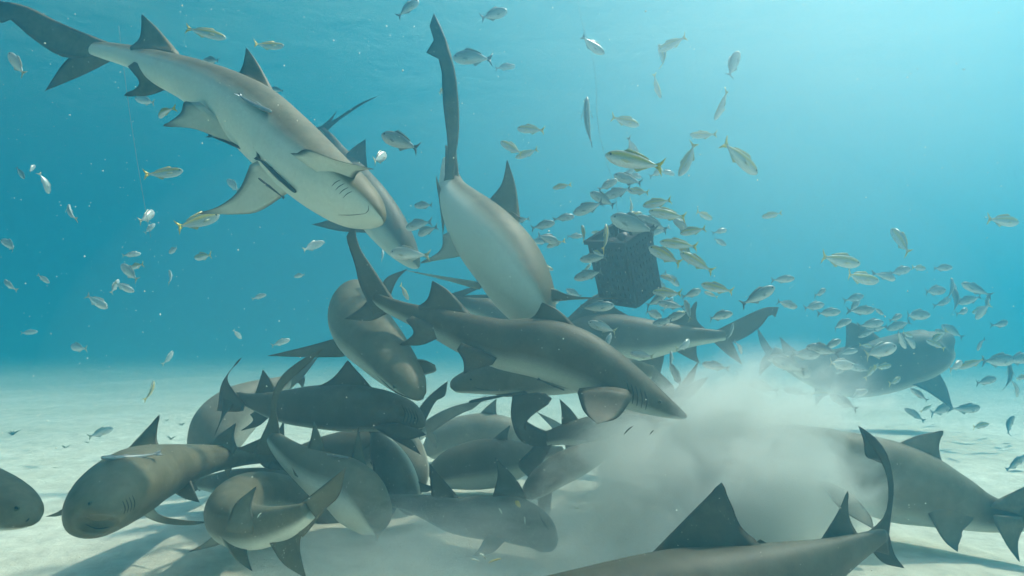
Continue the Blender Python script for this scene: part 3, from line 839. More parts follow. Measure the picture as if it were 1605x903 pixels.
# ------------------------------------------------------------------ fish
def fish_mesh(kind, bend, seed):
    """A fish of length 1 along +x (head at +0.5), z up; one continuous mesh."""
    mb = MB()
    deep = {'y': 0.145, 's': 0.165, 'w': 0.17, 'r': 0.048}[kind]
    wide = {'y': 0.070, 's': 0.065, 'w': 0.075, 'r': 0.052}[kind]
    prof = [(0.50, .05), (0.485, .25), (0.45, .48), (0.40, .70), (0.32, .90), (0.20, 1.0), (0.06, .97), (-.08, .82), (-.20, .58), (-.29, .34), (-.345, .20), (-.37, .19)]
    if kind == 'r': prof = [(0.50, .3), (0.49, .6), (0.45, .85), (0.38, 1.0), (0.2, 1.0), (0.0, .92), (-.15, .75), (-.28, .5), (-.35, .32), (-.38, .26)]
    bx = lambda x: bend * (x - .1) ** 2 * (1 if x < .1 else .4)
    rings = []
    ns = 12
    for x, s in prof:
        ring = []
        for k in range(ns):
            th = 2 * math.pi * k / ns
            z, y = math.cos(th) * deep * s, math.sin(th) * wide * s ** 0.8
            h = 0.5 + 0.5 * math.cos(th)
            st = 1.0 if (kind == 'y' and 0.60 < h < 0.82 and x < 0.47) else 0.0
            if kind == 'r' and 0.4 < h < 0.6: st = 1.0
            ring.append(mb.add((x, y + bx(x), z), (h, st, 0, 1)))
        rings.append(ring)
    mb.loft(rings)
    def finp(pts, col, th=.006, yo=0.0):
        n = len(pts)
        a = [mb.add((x, bx(x) + yo + th, z), col) for x, z in pts]
        b = [mb.add((x, bx(x) + yo - th, z), col) for x, z in pts]
        mb.face(a); mb.face(b[::-1])
        for i in range(n): mb.face((a[i], b[i], b[(i + 1) % n], a[(i + 1) % n]))
    fc = (0.8, 0, 1.0, 1) if kind in 'ysw' else (.8, 0, .6, 1)
    t = .17 if kind != 'r' else .08
    finp([(-.35, .028), (-.42, .07), (-.50, t), (-.475, .075), (-.445, 0), (-.40, 0)], fc)
    finp([(-.35, -.028), (-.40, 0), (-.445, 0), (-.475, -.075), (-.50, -t), (-.42, -.07)], fc)
    dcol = (.75, .2 if kind == 'y' else 0, .45 if kind == 'y' else .3, 1)
    d = deep
    finp([(.22, d * .96), (.15, d * 1.36), (.02, d * 1.22), (-.12, d * .98), (-.24, d * .62), (-.2, d * .5), (0, d * .85)], dcol, .004)
    finp([(-.02, -d * .88), (-.08, -d * 1.22), (-.16, -d * .86), (-.25, -d * .52), (-.2, -d * .5), (-.1, -d * .7)], dcol, .004)
    for sg in (-1, 1):
        y0 = sg * wide * .9
        pts = [(.24, -d * .15), (.14, -d * .05), (.06, -d * .35), (.12, -d * .5), (.22, -d * .3)]
        a = [mb.add((x, bx(x) + y0 + sg * (0.015 + .25 * (.24 - x)), z), (.5, 0, .35, 1)) for x, z in pts]
        b = [mb.add((x, bx(x) + y0 + sg * (0.007 + .25 * (.24 - x)), z), (.5, 0, .35, 1)) for x, z in pts]
        mb.face(a); mb.face(b[::-1])
        for i in range(5): mb.face((a[i], b[i], b[(i + 1) % 5], a[(i + 1) % 5]))
        mb.ball(Vector((.415, bx(.415) + sg * wide * .62, d * .17)), (.022, .012, .022), mat=1, nu=8, nv=4)
    me = bpy.data.meshes.new('fish')
    me.from_pydata(mb.v, [], mb.f)
    ca = me.color_attributes.new('skin', 'FLOAT_COLOR', 'POINT')
    ca.data.foreach_set('color', [x for c in mb.c for x in c])
    b_ = bmesh.new(); b_.from_mesh(me); bmesh.ops.recalc_face_normals(b_, faces=b_.faces); b_.to_mesh(me); b_.free()
    return me, mb.m


def make_variants(kind, m, bends):
    out = []
    for i, b in enumerate(bends):
        me, mi = fish_mesh(kind, b, i)
        for q in (m, EYE): me.materials.append(q)
        me.polygons.foreach_set('material_index', mi)
        me.polygons.foreach_set('use_smooth', [True] * len(me.polygons))
        out.append(me)
    return out


BENDS = (0.0, 0.25, -0.25, 0.6, -0.6)
MESH = {'y': make_variants('y', FISH_Y, BENDS), 's': make_variants('s', FISH_S, BENDS), 'w': make_variants('w', FISH_W, BENDS),
        'R': make_variants('r', REM_D, (0.0, .3, -.3)), 'P': make_variants('r', REM_P, (0.0, .3, -.3))}
NAMES = {'y': 'yellowtail_fish', 's': 'silver_fish', 'w': 'pale_fish', 'R': 'remora', 'P': 'remora'}


def place_fish(kind, x, y, ln, ang, d, yaw=0.0, roll=0.0, var=None):
    """ln: apparent length in pixels; ang: direction of the head in the picture (0 right, 90 up); yaw: degrees away from the picture plane."""
    me = MESH[kind][var if var is not None else random.randrange(len(MESH[kind]))]
    o = bpy.data.objects.new(NAMES[kind], me)
    COL.objects.link(o)
    a = R(ang); yw = R(yaw)
    fwd = ((RT * math.cos(a) + UP * math.sin(a)) * math.cos(yw) + FW * math.sin(yw)).normalized()
    upv = UP - fwd * UP.dot(fwd)
    if upv.length < 0.25:
        upv = RT * (1 if math.cos(a) <= 0 else -1) * -1
        upv = upv - fwd * upv.dot(fwd)
    upv.normalize()
    if roll: upv = Matrix.Rotation(R(roll), 3, fwd) @ upv
    side = upv.cross(fwd).normalized()
    L = 0.94 * ln * d / F_PX / max(0.35, math.cos(yw))
    m = Matrix((fwd, side, upv)).transposed().to_4x4()
    deep = random.uniform(.86, 1.08)
    o.matrix_world = Matrix.Translation(at(x, y, d)) @ m @ Matrix.Diagonal((L, L * random.uniform(.9, 1.1), L * deep, 1))
    return o


# cluster name -> (words for the label, group, list of (kind, x, y, length, head angle, distance, yaw))
FISH = {
    'near the upper left corner': [
        ('w', 26, 100, 52, 130, 1.9, 10), ('s', 332, 95, 34, 170, 3.6, 20)],
    'above the large upper left shark': [
        ('y', 323, 52, 58, -8, 2.6, 20), ('y', 422, 72, 44, 8, 2.9, 20), ('s', 434, 141, 24, 170, 3.4, 0)],
    'under the tail at upper left': [
        ('y', 257, 176, 36, 195, 2.6, 35), ('w', 228, 158, 40, 165, 4.4, 10)],
    'in open blue water at the left': [
        ('s', 32, 271, 24, -55, 3.6, 0), ('w', 50, 264, 14, 100, 4.0, 50), ('w', 72, 287, 34, -85, 3.0, 20), ('w', 109, 333, 34, 125, 2.8, 30),
        ('w', 232, 339, 22, 100, 2.6, 62), ('w', 235, 358, 20, 60, 3.6, 30), ('w', 16, 384, 40, 155, 3.0, 15), ('w', 206, 399, 24, 10, 3.6, 30),
        ('w', 203, 427, 42, 140, 2.8, 10), ('y', 214, 417, 28, 190, 3.6, 30), ('w', 194, 450, 32, -30, 3.2, 20), ('w', 180, 449, 24, 80, 3.4, 30),
        ('w', 152, 473, 38, -35, 3.4, 10), ('w', 68, 437, 22, -40, 3.6, 10), ('w', 14, 447, 28, 140, 3.4, 10), ('y', 258, 272, 56, 12, 3.0, 15),
        ('w', 122, 545, 36, 175, 4.4, 25), ('w', 45, 521, 26, 5, 5.0, 10), ('w', 265, 561, 22, 80, 4.6, 40)],
    'below the large upper left shark': [
        ('y', 310, 347, 56, 28, 2.8, 40), ('w', 366, 291, 34, 140, 3.6, 20), ('w', 272, 392, 24, 200, 3.8, 30), ('y', 318, 402, 40, 185, 3.6, 30), ('w', 268, 434, 26, 120, 4.0, 30),
        ('w', 406, 465, 22, 20, 4.2, 20), ('w', 470, 432, 22, 190, 4.4, 20), ('w', 490, 386, 34, 30, 4.0, 35), ('w', 440, 537, 28, 20, 4.2, 25), ('w', 372, 524, 18, -60, 4.2, 30)],
    'between the two tallest sharks': [
        ('s', 627, 222, 70, 157, 2.5, 10), ('w', 596, 247, 24, 60, 2.3, 60), ('s', 640, 12, 44, 40, 3.6, 10), ('y', 692, 143, 16, 60, 3.8, 40),
        ('w', 640, 398, 66, 175, 2.4, 15), ('s', 664, 322, 32, 180, 4.2, 10), ('s', 655, 352, 46, 190, 4.0, 30), ('s', 668, 362, 34, 200, 4.1, 30), ('y', 634, 458, 28, -70, 3.6, 40),
        ('w', 600, 400, 20, 100, 4.6, 40)],
    'at the top right of the raised tail': [
        ('s', 774, 23, 48, 22, 3.0, 10), ('s', 740, 90, 66, 178, 2.9, 5), ('s', 792, 105, 34, 10, 4.2, 10), ('s', 928, 72, 48, -30, 3.2, 10),
        ('y', 832, 203, 46, 172, 3.2, 15), ('y', 802, 232, 44, 148, 3.3, 10), ('y', 826, 241, 40, 195, 3.6, 20)],
    'in the pale water at the top right': [
        ('y', 1054, 69, 46, 200, 3.4, 20), ('y', 1040, 87, 46, 100, 3.6, 25), ('y', 1029, 135, 40, -65, 3.8, 20), ('s', 1149, 101, 52, 65, 3.2, 10),
        ('y', 1132, 165, 40, -105, 3.4, 45), ('y', 980, 190, 50, -13, 3.4, 10), ('y', 1102, 212, 42, 176, 3.6, 10), ('s', 992, 234, 46, -60, 3.6, 15),
        ('y', 994, 253, 98, 166, 2.5, 5), ('y', 1079, 251, 56, -115, 3.0, 20), ('y', 1160, 248, 82, -37, 2.8, 15), ('s', 920, 190, 84, 91, 3.0, 5),
        ('y', 1210, 337, 28, 190, 3.8, 30)],
    'crowding above the black crate': [
        ('y', 880, 292, 30, 190, 3.8, 20), ('s', 952, 290, 40, 30, 3.7, 15), ('s', 984, 281, 48, 160, 3.8, 10), ('s', 968, 302, 46, 195, 3.9, 15), ('s', 944, 312, 46, 150, 3.6, 10),
        ('s', 922, 326, 52, 200, 3.5, 10), ('y', 1030, 318, 46, 190, 3.7, 15), ('y', 1000, 300, 34, 170, 4.0, 20), ('y', 990, 322, 20, -80, 4.2, 50), ('s', 885, 341, 36, 10, 4.0, 20),
        ('s', 852, 353, 40, 15, 3.9, 10), ('s', 858, 374, 38, -15, 3.8, 20), ('s', 815, 345, 30, 190, 4.2, 20), ('y', 990, 340, 40, 20, 4.0, 20), ('s', 992, 352, 78, 160, 3.5, 5), ('y', 1046, 336, 62, 170, 3.6, 5), ('s', 1022, 350, 56, 155, 3.8, 10),
        ('y', 915, 366, 30, 95, 3.7, 35), ('y', 870, 382, 30, 200, 4.0, 25), ('s', 1060, 345, 40, -25, 3.9, 20)],
    'beside the black crate': [
        ('y', 950, 372, 48, 82, 3.6, 30), ('s', 930, 405, 44, 185, 3.6, 15), ('s', 922, 431, 48, 195, 3.7, 10), ('y', 944, 398, 32, 160, 3.7, 20), ('w', 1068, 354, 34, 130, 3.7, 30),
        ('y', 1086, 362, 40, 190, 3.5, 20), ('y', 1064, 383, 62, 172, 3.4, 10), ('y', 1042, 400, 58, 150, 3.5, 15), ('y', 1092, 411, 62, 148, 3.4, 10), ('y', 1075, 396, 40, 120, 3.8, 25), ('y', 1047, 436, 26, 160, 3.8, 20), ('y', 1045, 459, 46, 176, 3.6, 10),
        ('y', 1125, 452, 54, 165, 3.5, 10), ('s', 1086, 460, 34, 20, 3.7, 20), ('s', 1030, 470, 40, 30, 3.6, 20), ('s', 1052, 478, 44, 170, 3.5, 10), ('s', 1024, 492, 34, -20, 3.5, 30), ('w', 1079, 486, 34, 100, 3.4, 30), ('s', 1062, 495, 34, 200, 3.6, 20)],
    'around the forked tail behind the central shark': [
        ('s', 1188, 464, 66, 27, 3.0, 5), ('s', 936, 481, 58, 5, 2.9, 5), ('w', 944, 513, 50, 160, 2.9, 5), ('s', 952, 537, 34, 60, 3.2, 30), ('w', 1006, 556, 38, 172, 3.2, 10), ('s', 1038, 505, 30, 190, 3.4, 20),
        ('w', 1074, 541, 28, 30, 3.2, 45), ('s', 1122, 574, 44, 170, 3.4, 10), ('s', 1128, 495, 46, 10, 3.4, 10), ('s', 1146, 520, 30, 60, 3.5, 30), ('w', 1052, 565, 30, 80, 3.4, 30), ('s', 1160, 545, 26, -60, 3.6, 30),
        ('s', 1060, 590, 44, 110, 3.3, 20), ('y', 1080, 600, 34, 70, 3.5, 30)],
    'in open water right of the forked tail': [
        ('s', 1228, 438, 40, 5, 3.5, 5), ('s', 1234, 477, 38, -15, 3.6, 10), ('s', 1276, 480, 38, 10, 3.6, 10), ('s', 1299, 490, 42, 5, 3.5, 5), ('s', 1318, 508, 40, 20, 3.6, 10), ('s', 1352, 487, 46, 3, 3.6, 8),
        ('s', 1366, 508, 46, 8, 3.6, 8), ('y', 1316, 408, 72, -10, 3.2, 5), ('y', 1348, 436, 66, -9, 3.3, 8), ('s', 1389, 433, 42, -15, 3.6, 15), ('s', 1411, 425, 40, 12, 3.7, 10), ('y', 1413, 378, 46, 100, 3.7, 40),
        ('y', 1572, 346, 60, -5, 3.2, 8)],
    'far out at the right': [
        ('s', 1465, 456, 42, 5, 4.0, 10), ('s', 1493, 452, 38, 70, 4.0, 25), ('s', 1500, 470, 44, 80, 4.0, 30), ('s', 1528, 453, 48, 155, 3.9, 5), ('s', 1520, 470, 34, 200, 4.2, 20), ('w', 1540, 488, 26, -90, 3.6, 50), ('s', 1547, 474, 34, 60, 4.1, 20),
        ('s', 1436, 494, 50, 0, 3.9, 8), ('s', 1405, 498, 28, 20, 4.1, 20), ('s', 1570, 508, 34, 10, 4.3, 20), ('s', 1565, 565, 60, 2, 3.6, 5), ('s', 1596, 563, 50, 10, 3.7, 10), ('s', 1546, 597, 40, 10, 3.9, 10), ('s', 1584, 590, 46, 75, 3.8, 20),
        ('s', 1594, 608, 38, -60, 3.8, 25), ('s', 1536, 540, 22, -80, 4.2, 40)],
    'against the hazy right shark': [
        ('w', 1379, 550, 60, 14, 3.3, 5), ('w', 1316, 571, 48, -8, 3.4, 5), ('s', 1288, 548, 50, 170, 3.5, 10), ('s', 1304, 540, 40, 20, 3.6, 20), ('s', 1262, 556, 50, 0, 3.5, 5), ('s', 1236, 572, 60, 160, 3.4, 5), ('s', 1252, 582, 50, -20, 3.5, 15), ('s', 1222, 560, 40, 190, 3.6, 10),
        ('s', 1196, 606, 46, 165, 3.5, 10), ('s', 1412, 532, 40, -50, 3.7, 20), ('s', 1428, 536, 34, -40, 3.8, 25), ('w', 1500, 573, 34, 20, 3.8, 30), ('s', 1344, 618, 38, 20, 3.8, 10), ('s', 1322, 630, 44, 150, 3.8, 20), ('s', 1440, 618, 28, 140, 4.4, 20)],
    'above the sand at the right edge': [
        ('s', 1516, 641, 50, 3, 3.8, 5), ('s', 1476, 642, 44, 15, 4.4, 10), ('y', 1536, 667, 36, 5, 3.9, 15), ('s', 1581, 666, 36, 55, 3.8, 10), ('s', 1592, 726, 46, 30, 3.0, 10), ('s', 1480, 700, 26, -20, 4.4, 20)],
    'over the sand left of the pile': [
        ('y', 238, 612, 30, 100, 4.6, 40), ('w', 158, 678, 40, 20, 5.2, 10)],
}
ORD = ['first', 'second', 'third', 'fourth', 'fifth', 'sixth', 'seventh', 'eighth', 'ninth', 'tenth', 'eleventh', 'twelfth', 'thirteenth', 'fourteenth', 'fifteenth', 'sixteenth', 'seventeenth', 'eighteenth', 'nineteenth', 'twentieth']
FAR_OUT = ('in open blue water at the left', 'in the pale water at the top right', 'far out at the right', 'at the top right of the raised tail',
           'in open water right of the forked tail', 'above the sand at the right edge', 'below the large upper left shark', 'above the large upper left shark')
KW = {'y': 'yellow tailed', 's': 'silver grey', 'w': 'pale white'}
for place, rows in FISH.items():
    for kind in 'ysw':
        mine = sorted([r for r in rows if r[0] == kind], key=lambda r: r[1])
        for i, (k, x, y, ln, an, d, yw) in enumerate(mine):
            a = an % 360
            way = ('heading right', 'rising', 'heading left', 'diving')[int(((a + 45) % 360) // 90)]
            if place in FAR_OUT and d > 2.55: d *= 1.35
            o = place_fish(k, x, y, ln, an, d, yw, 82 if (x, y) == (920, 190) else random.uniform(-8, 8))
            if len(mine) == 1:
                lab = 'only %s fish %s, %s' % (KW[kind], place, way)
            else:
                lab = '%s from left of %s fish %s' % (ORD[i], KW[kind], place)
                if len((lab + ' ' + way).split()) <= 16: lab += ', ' + way
            tag(o, lab, 'fish', 'small fish swimming ' + place)

# the dense school further out, too many alike to tell apart
rs = random.Random(11)
for n_, (x0, x1, y0, y1, d0, d1, lab) in ((46, (830, 1130, 270, 600, 4.5, 6.0, 'small faint silver fish in the dense school round the black crate')),
                                          (40, (1190, 1600, 420, 650, 4.8, 6.8, 'small faint silver fish in the loose school far out on the right'))):
    for i in range(n_):
        x = (x0 + x1) / 2 + (x1 - x0) / 2 * max(-1, min(1, rs.gauss(0, .5))); y = (y0 + y1) / 2 + (y1 - y0) / 2 * max(-1, min(1, rs.gauss(0, .5)))
        d = rs.uniform(d0, d1)
        o = place_fish('s' if rs.random() < .75 else 'y', x, y, rs.uniform(20, 36), rs.choice((0, 180)) + rs.gauss(0, 28), d, rs.uniform(0, 35), rs.uniform(-10, 10))
        if o.data in MESH['y']: lab2 = lab.replace('silver', 'yellow tailed')
        else: lab2 = lab
        tag(o, lab2, 'fish', lab2.replace('small faint', 'faint'))

# ------------------------------------------------------------------ remoras on the sharks
def remora(kind, p0, p1, d, label, host=None, roll=0.0, var=0, off=0.012):
    """from head pixel p0 to tail pixel p1, lying against the host's skin"""
    def hit(p):
        if host:
            dv = (at(p[0], p[1], 1) - CAM).normalized()
            h, nr, _, _ = SHARKS[host].ray_cast(CAM, dv)
            if h: return h + nr * off, nr
        return at(p[0], p[1], d), -FW
    a, na = hit(p0); b, nb = hit(p1)
    o = bpy.data.objects.new('remora', MESH[kind][var]); COL.objects.link(o)
    fwd = (a - b); L = fwd.length; fwd.normalize()
    up = (na + nb).normalized(); up = (up - fwd * up.dot(fwd)).normalized()
    up = Matrix.Rotation(R(roll), 3, fwd) @ up
    m = Matrix((fwd, up.cross(fwd), up)).transposed().to_4x4()
    o.matrix_world = Matrix.Translation((a + b) / 2) @ m @ Matrix.Diagonal((L, L * .8, L * (.62 if kind == 'R' else .9), 1))
    tag(o, label, 'remora', 'remoras riding on the sharks')
    return o


remora('P', (162, 727), (247, 722), 2.0, 'pale striped remora on the back of the camera facing front left shark', 'front', 70, 1, .02)
remora('P', (426, 179), (372, 154), 2.3, 'thin pale remora on the flank of the large upper left shark', 'big', 60, 1, .008)
remora('R', (466, 300), (402, 242), 2.2, 'long dark remora under the chest of the large upper left shark', 'big', 60, 0, .008)
remora('R', (405, 279), (447, 312), 2.1, 'short dark remora on the pectoral fin of the large upper left shark', None, 60, 0)
remora('R', (387, 236), (322, 208), 2.4, 'dark remora along the pelvic fin of the large upper left shark', None, 60, 2)
remora('R', (735, 630), (806, 617), 2.8, 'slim dark remora hanging below the belly of the central shark', None, 40, 0)
remora('R', (885, 612), (842, 592), 2.5, 'thin dark remora against the belly of the central shark', 'centre', 40, 1, .006)
remora('P', (545, 722), (512, 716), 2.4, 'small white remora on the back of the green sided shark', 'green', 30, 0, .012)
remora('R', (817, 343), (798, 330), 2.9, 'tiny dark remora at the dorsal fin of the shark with the raised tail', None, 30, 0)
remora('R', (858, 832), (840, 806), 2.3, 'dark remora on the shark lying along the bottom centre', 'lying', 30, 1, .01)

# ------------------------------------------------------------------ the crate, its rope, a far line
PLASTIC = simple('black_plastic', (0.009, 0.009, 0.009), 0.7, 0.15)
MEAT = simple('bait_flesh', (0.035, 0.018, 0.016), 0.5, 0.4)
ROPE = simple('rope_fibre', (0.30, 0.32, 0.30), 0.9, 0.1)
cc = at(980, 418, 3.80)
rot = Matrix.Rotation(R(-16), 3, 'Y') @ Matrix.Rotation(R(26), 3, 'X') @ Matrix.Rotation(R(38), 3, 'Z')
AX = [rot @ Vector(v) for v in ((1, 0, 0), (0, 1, 0), (0, 0, 1))]
crate = bpy.data.objects.new('bait_crate', None); COL.objects.link(crate); crate.location = cc
tag(crate, 'black plastic crate of bait hanging tilted in the water among feeding fish', 'crate')
hx, hy, hz = 0.138, 0.138, 0.205


def panel(name, c, u, v, hu, hv, nrm, holes):
    mb = MB()
    t = 0.006
    nu, nv = holes
    mb.box(c + v * (hv - .012), (hu, .012, t), (u, v, nrm)); mb.box(c - v * (hv - .012), (hu, .012, t), (u, v, nrm))
    for i in range(nu + 1): mb.box(c + u * (-hu + .012 + (2 * hu - .024) * i / nu), (.012, hv - .024, t * .9), (u, v, nrm))
    for j in range(1, nv): mb.box(c + v * (-hv + 2 * hv * j / nv), (hu - .024, .011, t * .8), (u, v, nrm))
    return mb.build(name, [PLASTIC], parent=crate, smooth=False)


Z0 = Vector((0, 0, 0))
for sgn in (-1, 1):
    panel('side_panel', Z0 + AX[0] * hx * sgn, AX[1], AX[2], hy, hz, AX[0], (7, 8))
    panel('side_panel', Z0 + AX[1] * hy * sgn, AX[0], AX[2], hx - .012, hz, AX[1], (7, 8))
panel('bottom_panel', Z0 - AX[2] * (hz - .004), AX[0], AX[1], hx - .008, hy - .008, AX[2], (5, 5))
mb = MB()
for sgn in (-1, 1):
    mb.box(AX[2] * (hz + .012) + AX[0] * (hx + .004) * sgn, (.014, hy + .018, .012), AX)
    mb.box(AX[2] * (hz + .012) + AX[1] * (hy + .004) * sgn, (hx - .012, .0139, .0118), AX)
mb.build('rim', [PLASTIC], parent=crate, smooth=False)
mb = MB()
for i in range(46):
    p = AX[0] * random.uniform(-.088, .088) + AX[1] * random.uniform(-.088, .088) + AX[2] * random.uniform(-.15, .2)
    mb.ball(p, (random.uniform(.03, .06), random.uniform(.03, .05), random.uniform(.02, .045)), AX, nu=9, nv=6)
bait = mb.build('bait', [MEAT, PLASTIC], origin=None)
bait.location = cc
tag(bait, 'heap of dark cut bait inside the black crate', 'bait')

mb = MB()
top = at(905, -30, 4.3)
a0 = cc + AX[2] * (hz + .02)
pts = [a0.lerp(top, t / 14) + RT * 0.02 * math.sin(t * .9) for t in range(15)]
mb.tube(pts, 0.0013, 5)
tag(mb.build('rope', [ROPE]), 'thin rope rising from the black crate towards the surface', 'rope')
mb = MB()
p0, p1 = at(186, 40, 3.4), at(236, 372, 3.4)
pts = [p0.lerp(p1, t / 16) + RT * (-0.012 * math.sin(t / 16 * math.pi)) for t in range(17)]
mb.tube(pts, 0.0012, 5)
tag(mb.build('fishing_line', [ROPE]), 'thin pale line hanging in the blue water left of the large shark', 'line')

# ------------------------------------------------------------------ weed on the sand
WEED = simple('seaweed', (0.13, 0.15, 0.085), 0.8, 0.1)
WEEDS = [(20, 676, 22, 'sparse seaweed tuft on pale sand at the far left edge'), (103, 703, 14, 'small dark seaweed clump on sand left of the front left dorsal fin'),
         (137, 694, 10, 'low weed sprig right of the small dark clump on the sand'), (88, 735, 9, 'flat dark weed scrap nearest the left foreground'),
         (268, 690, 17, 'seaweed tuft just right of the front left dorsal fin'), (284, 672, 12, 'weed sprig on sand against the smooth grey shark'),
         (262, 662, 9, 'tiny weed sprig farthest out behind the front left dorsal fin'), (1390, 668, 8, 'tiny weed sprig on sand beyond the right dorsal fin')]
for x, y, hpx, lab in WEEDS:
    p = on_sand(x, y); dd = (p - CAM).dot(FW); h = 0.55 * hpx * dd / F_PX
    mb = MB()
    for i in range(16):
        an = random.uniform(0, 6.28); le = h * random.uniform(.35, 1.15)
        q = [Vector((math.cos(an) * le * .9 * t * t, math.sin(an) * le * .9 * t * t, le * t * (1.1 - .35 * t) - .01)) for t in (0, .25, .5, .75, 1)]
        mb.tube([v + Vector((random.uniform(-.1, .1) * h * .2, 0, 0)) for v in q], h * .028, 5, taper=[1, 1.6, 1.8, 1.3, .3])
    o = mb.build('seaweed_tuft', [WEED]); o.location = (p.x, p.y, sand_height(p.x, p.y))
    tag(o, lab, 'seaweed', 'weed tufts on the sand')

# ------------------------------------------------------------------ drifting scraps and specks
SCRAP = simple('pale_scrap', (0.75, 0.72, 0.60), 0.7, 0.2)
SCRAPY = simple('yellow_scrap', (0.62, 0.45, 0.12), 0.7, 0.2)
STICK = simple('dark_stick', (0.03, 0.03, 0.025), 0.8, 0.1)
for x, y, x2, y2, d, m, w_, lab, nm in (
        (752, 868, 762, 876, 2.05, SCRAP, .004, 'bright white scrap drifting low at bottom centre', 'shell_scrap'),
        (738, 877, 751, 880, 2.05, SCRAP, .0025, 'thin pale scrap left of the bright white scrap', 'shell_scrap'),
        (766, 882, 786, 876, 2.05, SCRAPY, .003, 'brownish blade scrap right of the bright white scrap', 'weed_scrap'),
        (808, 786, 815, 795, 2.2, SCRAPY, .008, 'yellow scrap beside the tall fin at bottom centre', 'weed_scrap'),
        (782, 797, 787, 806, 2.2, SCRAP, .0025, 'short white sliver below the tall fin at bottom centre', 'shell_scrap'),
        (822, 810, 823, 822, 2.2, SCRAP, .0025, 'upright white sliver right of the yellow scrap', 'shell_scrap'),
        (899, 797, 908, 798, 2.2, SCRAP, .003, 'white sliver drifting before the sand cloud', 'shell_scrap'),
        (403, 812, 410, 804, 1.9, SCRAP, .0018, 'pale scrap before the turned away shark at bottom left', 'shell_scrap'),
        (978, 681, 992, 668, 2.1, STICK, .0022, 'straight dark twig below the central snout', 'twig'),
        (1019, 681, 1025, 675, 2.1, STICK, .0018, 'short dark twig right of the straight twig', 'twig')):
    mb = MB()
    a_, b_ = at(x, y, d), at(x2, y2, d + .01)
    pts = [a_.lerp(b_, t / 4) + UP * 0.003 * math.sin(t / 4 * math.pi) for t in range(5)]
    mb.tube(pts, w_, 6, taper=[.4, 1, 1.1, .9, .3])
    tag(mb.build(nm, [m], origin=a_), lab, 'scrap', 'scraps drifting near the sand')

mb = MB()
rs = random.Random(3)
for i in range(3200):
    d = 0.7 + 3.6 * rs.random() ** 0.8
    p = at(rs.uniform(-60, 1665), rs.uniform(-40, 940), d)
    if p.z < 0.05: continue
    r = rs.choice((.0009, .0010, .0012, .0016, .0024)) * (0.4 + 0.28 * d)
    ids = [mb.add(p + Vector(v) * r * rs.uniform(.6, 1.2)) for v in ((1, 0, -.5), (-.6, .9, -.5), (-.6, -.9, -.5), (0, 0, 1))]
    for f in ((0, 1, 2), (0, 3, 1), (1, 3, 2), (2, 3, 0)): mb.face([ids[k] for k in f])
specks = mb.build('suspended_specks', [SCRAP])
tag(specks, 'tiny pale specks drifting all through the water', 'specks', kind='stuff')

GRAIN = simple('sand_grain', (0.62, 0.58, 0.46), 0.9, 0.1)
mb = MB()
for i in range(2200):
    d = rs.uniform(1.7, 2.3)
    p = at(rs.gauss(720, 170), 905 - abs(rs.gauss(0, 62)), d)
    if p.z < 0.05: continue
    r = rs.uniform(.0009, .0020)
    ids = [mb.add(p + Vector(v) * r * rs.uniform(.6, 1.2)) for v in ((1, 0, -.5), (-.6, .9, -.5), (-.6, -.9, -.5), (0, 0, 1))]
    for f in ((0, 1, 2), (0, 3, 1), (1, 3, 2), (2, 3, 0)): mb.face([ids[k] for k in f])
tag(mb.build('sand_grains', [GRAIN]), 'kicked up sand grains low over the bottom of the pile', 'sand grains', kind='stuff')

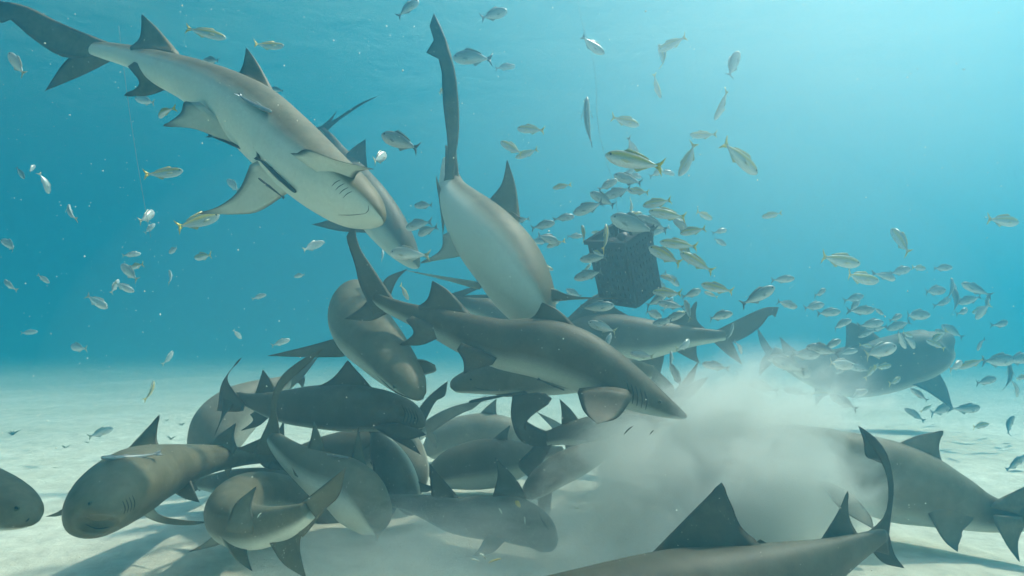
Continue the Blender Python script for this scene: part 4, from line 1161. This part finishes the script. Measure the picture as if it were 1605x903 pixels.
# ------------------------------------------------------------------ the stirred sand and an added glow volume
def cloud_mat(dens, scale, gain, seed, aniso=0.2, tint=(0.998, 0.996, 0.96), soft=0.60, step=2.0):
    m = bpy.data.materials.new('sand_and_glow_volume'); m.use_nodes = True
    nt = m.node_tree
    for n in list(nt.nodes):
        if n.type != 'OUTPUT_MATERIAL': nt.nodes.remove(n)
    tc = N(nt, 'ShaderNodeTexCoord')
    ln = N(nt, 'ShaderNodeVectorMath', operation='LENGTH'); nt.links.new(tc.outputs['Object'], ln.inputs[0])
    mp = N(nt, 'ShaderNodeMapping'); mp.inputs['Location'].default_value = (seed, seed * 1.7, 0)
    nt.links.new(tc.outputs['Object'], mp.inputs['Vector'])
    nz = N(nt, 'ShaderNodeTexNoise', Scale=scale, Detail=6.0, Roughness=0.62, Distortion=0.6); nt.links.new(mp.outputs[0], nz.inputs['Vector'])
    # falloff: 1 in the middle to 0 at the rim, eaten into by the noise
    e = N(nt, 'ShaderNodeMath', operation='MULTIPLY_ADD'); e.inputs[1].default_value = -1.0; e.inputs[2].default_value = 0.95
    nt.links.new(ln.outputs['Value'], e.inputs[0])
    k = N(nt, 'ShaderNodeMath', operation='MULTIPLY_ADD'); k.inputs[1].default_value = gain; k.inputs[2].default_value = -gain / 2
    nt.links.new(nz.outputs['Fac'], k.inputs[0])
    s = N(nt, 'ShaderNodeMath', operation='ADD'); nt.links.new(e.outputs[0], s.inputs[0]); nt.links.new(k.outputs[0], s.inputs[1])
    mr = N(nt, 'ShaderNodeMapRange', interpolation_type='SMOOTHSTEP'); mr.inputs[1].default_value = 0.04; mr.inputs[2].default_value = soft; mr.inputs[3].default_value = 0; mr.inputs[4].default_value = dens
    nt.links.new(s.outputs[0], mr.inputs[0])
    # nothing at the rim itself
    e2 = N(nt, 'ShaderNodeMapRange', interpolation_type='SMOOTHSTEP'); e2.inputs[1].default_value = 1.0; e2.inputs[2].default_value = 0.55; e2.inputs[3].default_value = 0; e2.inputs[4].default_value = 1
    nt.links.new(ln.outputs['Value'], e2.inputs[0])
    md = N(nt, 'ShaderNodeMath', operation='MULTIPLY'); nt.links.new(mr.outputs[0], md.inputs[0]); nt.links.new(e2.outputs[0], md.inputs[1])
    v = nt.nodes.new('ShaderNodeVolumePrincipled')
    v.inputs['Color'].default_value = (*tint, 1)
    v.inputs['Anisotropy'].default_value = aniso
    nt.links.new(md.outputs[0], v.inputs['Density'])
    nt.links.new(v.outputs[0], nt.nodes['Material Output'].inputs['Volume'])
    m.cycles.volume_step_rate = step
    return m


def cloud(x, y, d, rx, ry, rz, dens, scale, seed, label, tilt=0.0, name='sand_cloud', gain=2.4, **kw):
    mb = MB()
    mb.ball(Vector((0, 0, 0)), 1.0, nu=24, nv=14)
    o = mb.build(name, [cloud_mat(dens, scale, gain, seed, **kw)])
    o.location = at(x, y, d); o.scale = (rx * d / F_PX, rz, ry * d / F_PX); o.rotation_euler = (0, R(tilt), 0)
    tag(o, label, name.replace('_', ' '), kind='stuff')


cloud(1115, 770, 2.48, 365, 235, 0.55, 11.0, 2.8, 3.1, 'thick cream cloud of stirred sand right of centre', -25, aniso=0.3, gain=2.8)
cloud(1185, 765, 2.22, 165, 115, 0.28, 5.0, 2.8, 5.7, 'lighter puff of stirred sand before the head of the right shark', 20, aniso=0.5)
cloud(740, 905, 2.20, 440, 170, 0.42, 2.8, 4.0, 8.3, 'thin veil of stirred sand over the bottom of the pile', aniso=0.4)
cloud(1290, 60, 3.9, 1050, 640, 2.3, 0.17, 0.6, 1.3, 'added milky volume that makes the glow at the upper right', name='added_glow_volume', gain=0.4, aniso=0.5, tint=(0.99, 0.86, 0.79), soft=0.95, step=5.0)  # invented pale volume, added to whiten and brighten the upper right

sm_ = bpy.data.materials.new('thin_silt'); sm_.use_nodes = True
nt = sm_.node_tree
for n in list(nt.nodes):
    if n.type != 'OUTPUT_MATERIAL': nt.nodes.remove(n)
v = nt.nodes.new('ShaderNodeVolumePrincipled')
v.inputs['Color'].default_value = (0.97, 0.90, 0.78, 1)
v.inputs['Density'].default_value = 0.034
v.inputs['Anisotropy'].default_value = 0.2
nt.links.new(v.outputs[0], nt.nodes['Material Output'].inputs['Volume'])
mb = MB()
mb.ball(Vector((0, 0, 0)), 1.0, nu=40, nv=24)
silt = mb.build('suspended_silt', [sm_])
silt.location = at(830, 600, 2.5); silt.scale = (1.75, 1.4, 1.1)
tag(silt, 'thin silt hanging in the water round the pile of sharks', 'silt', kind='stuff')
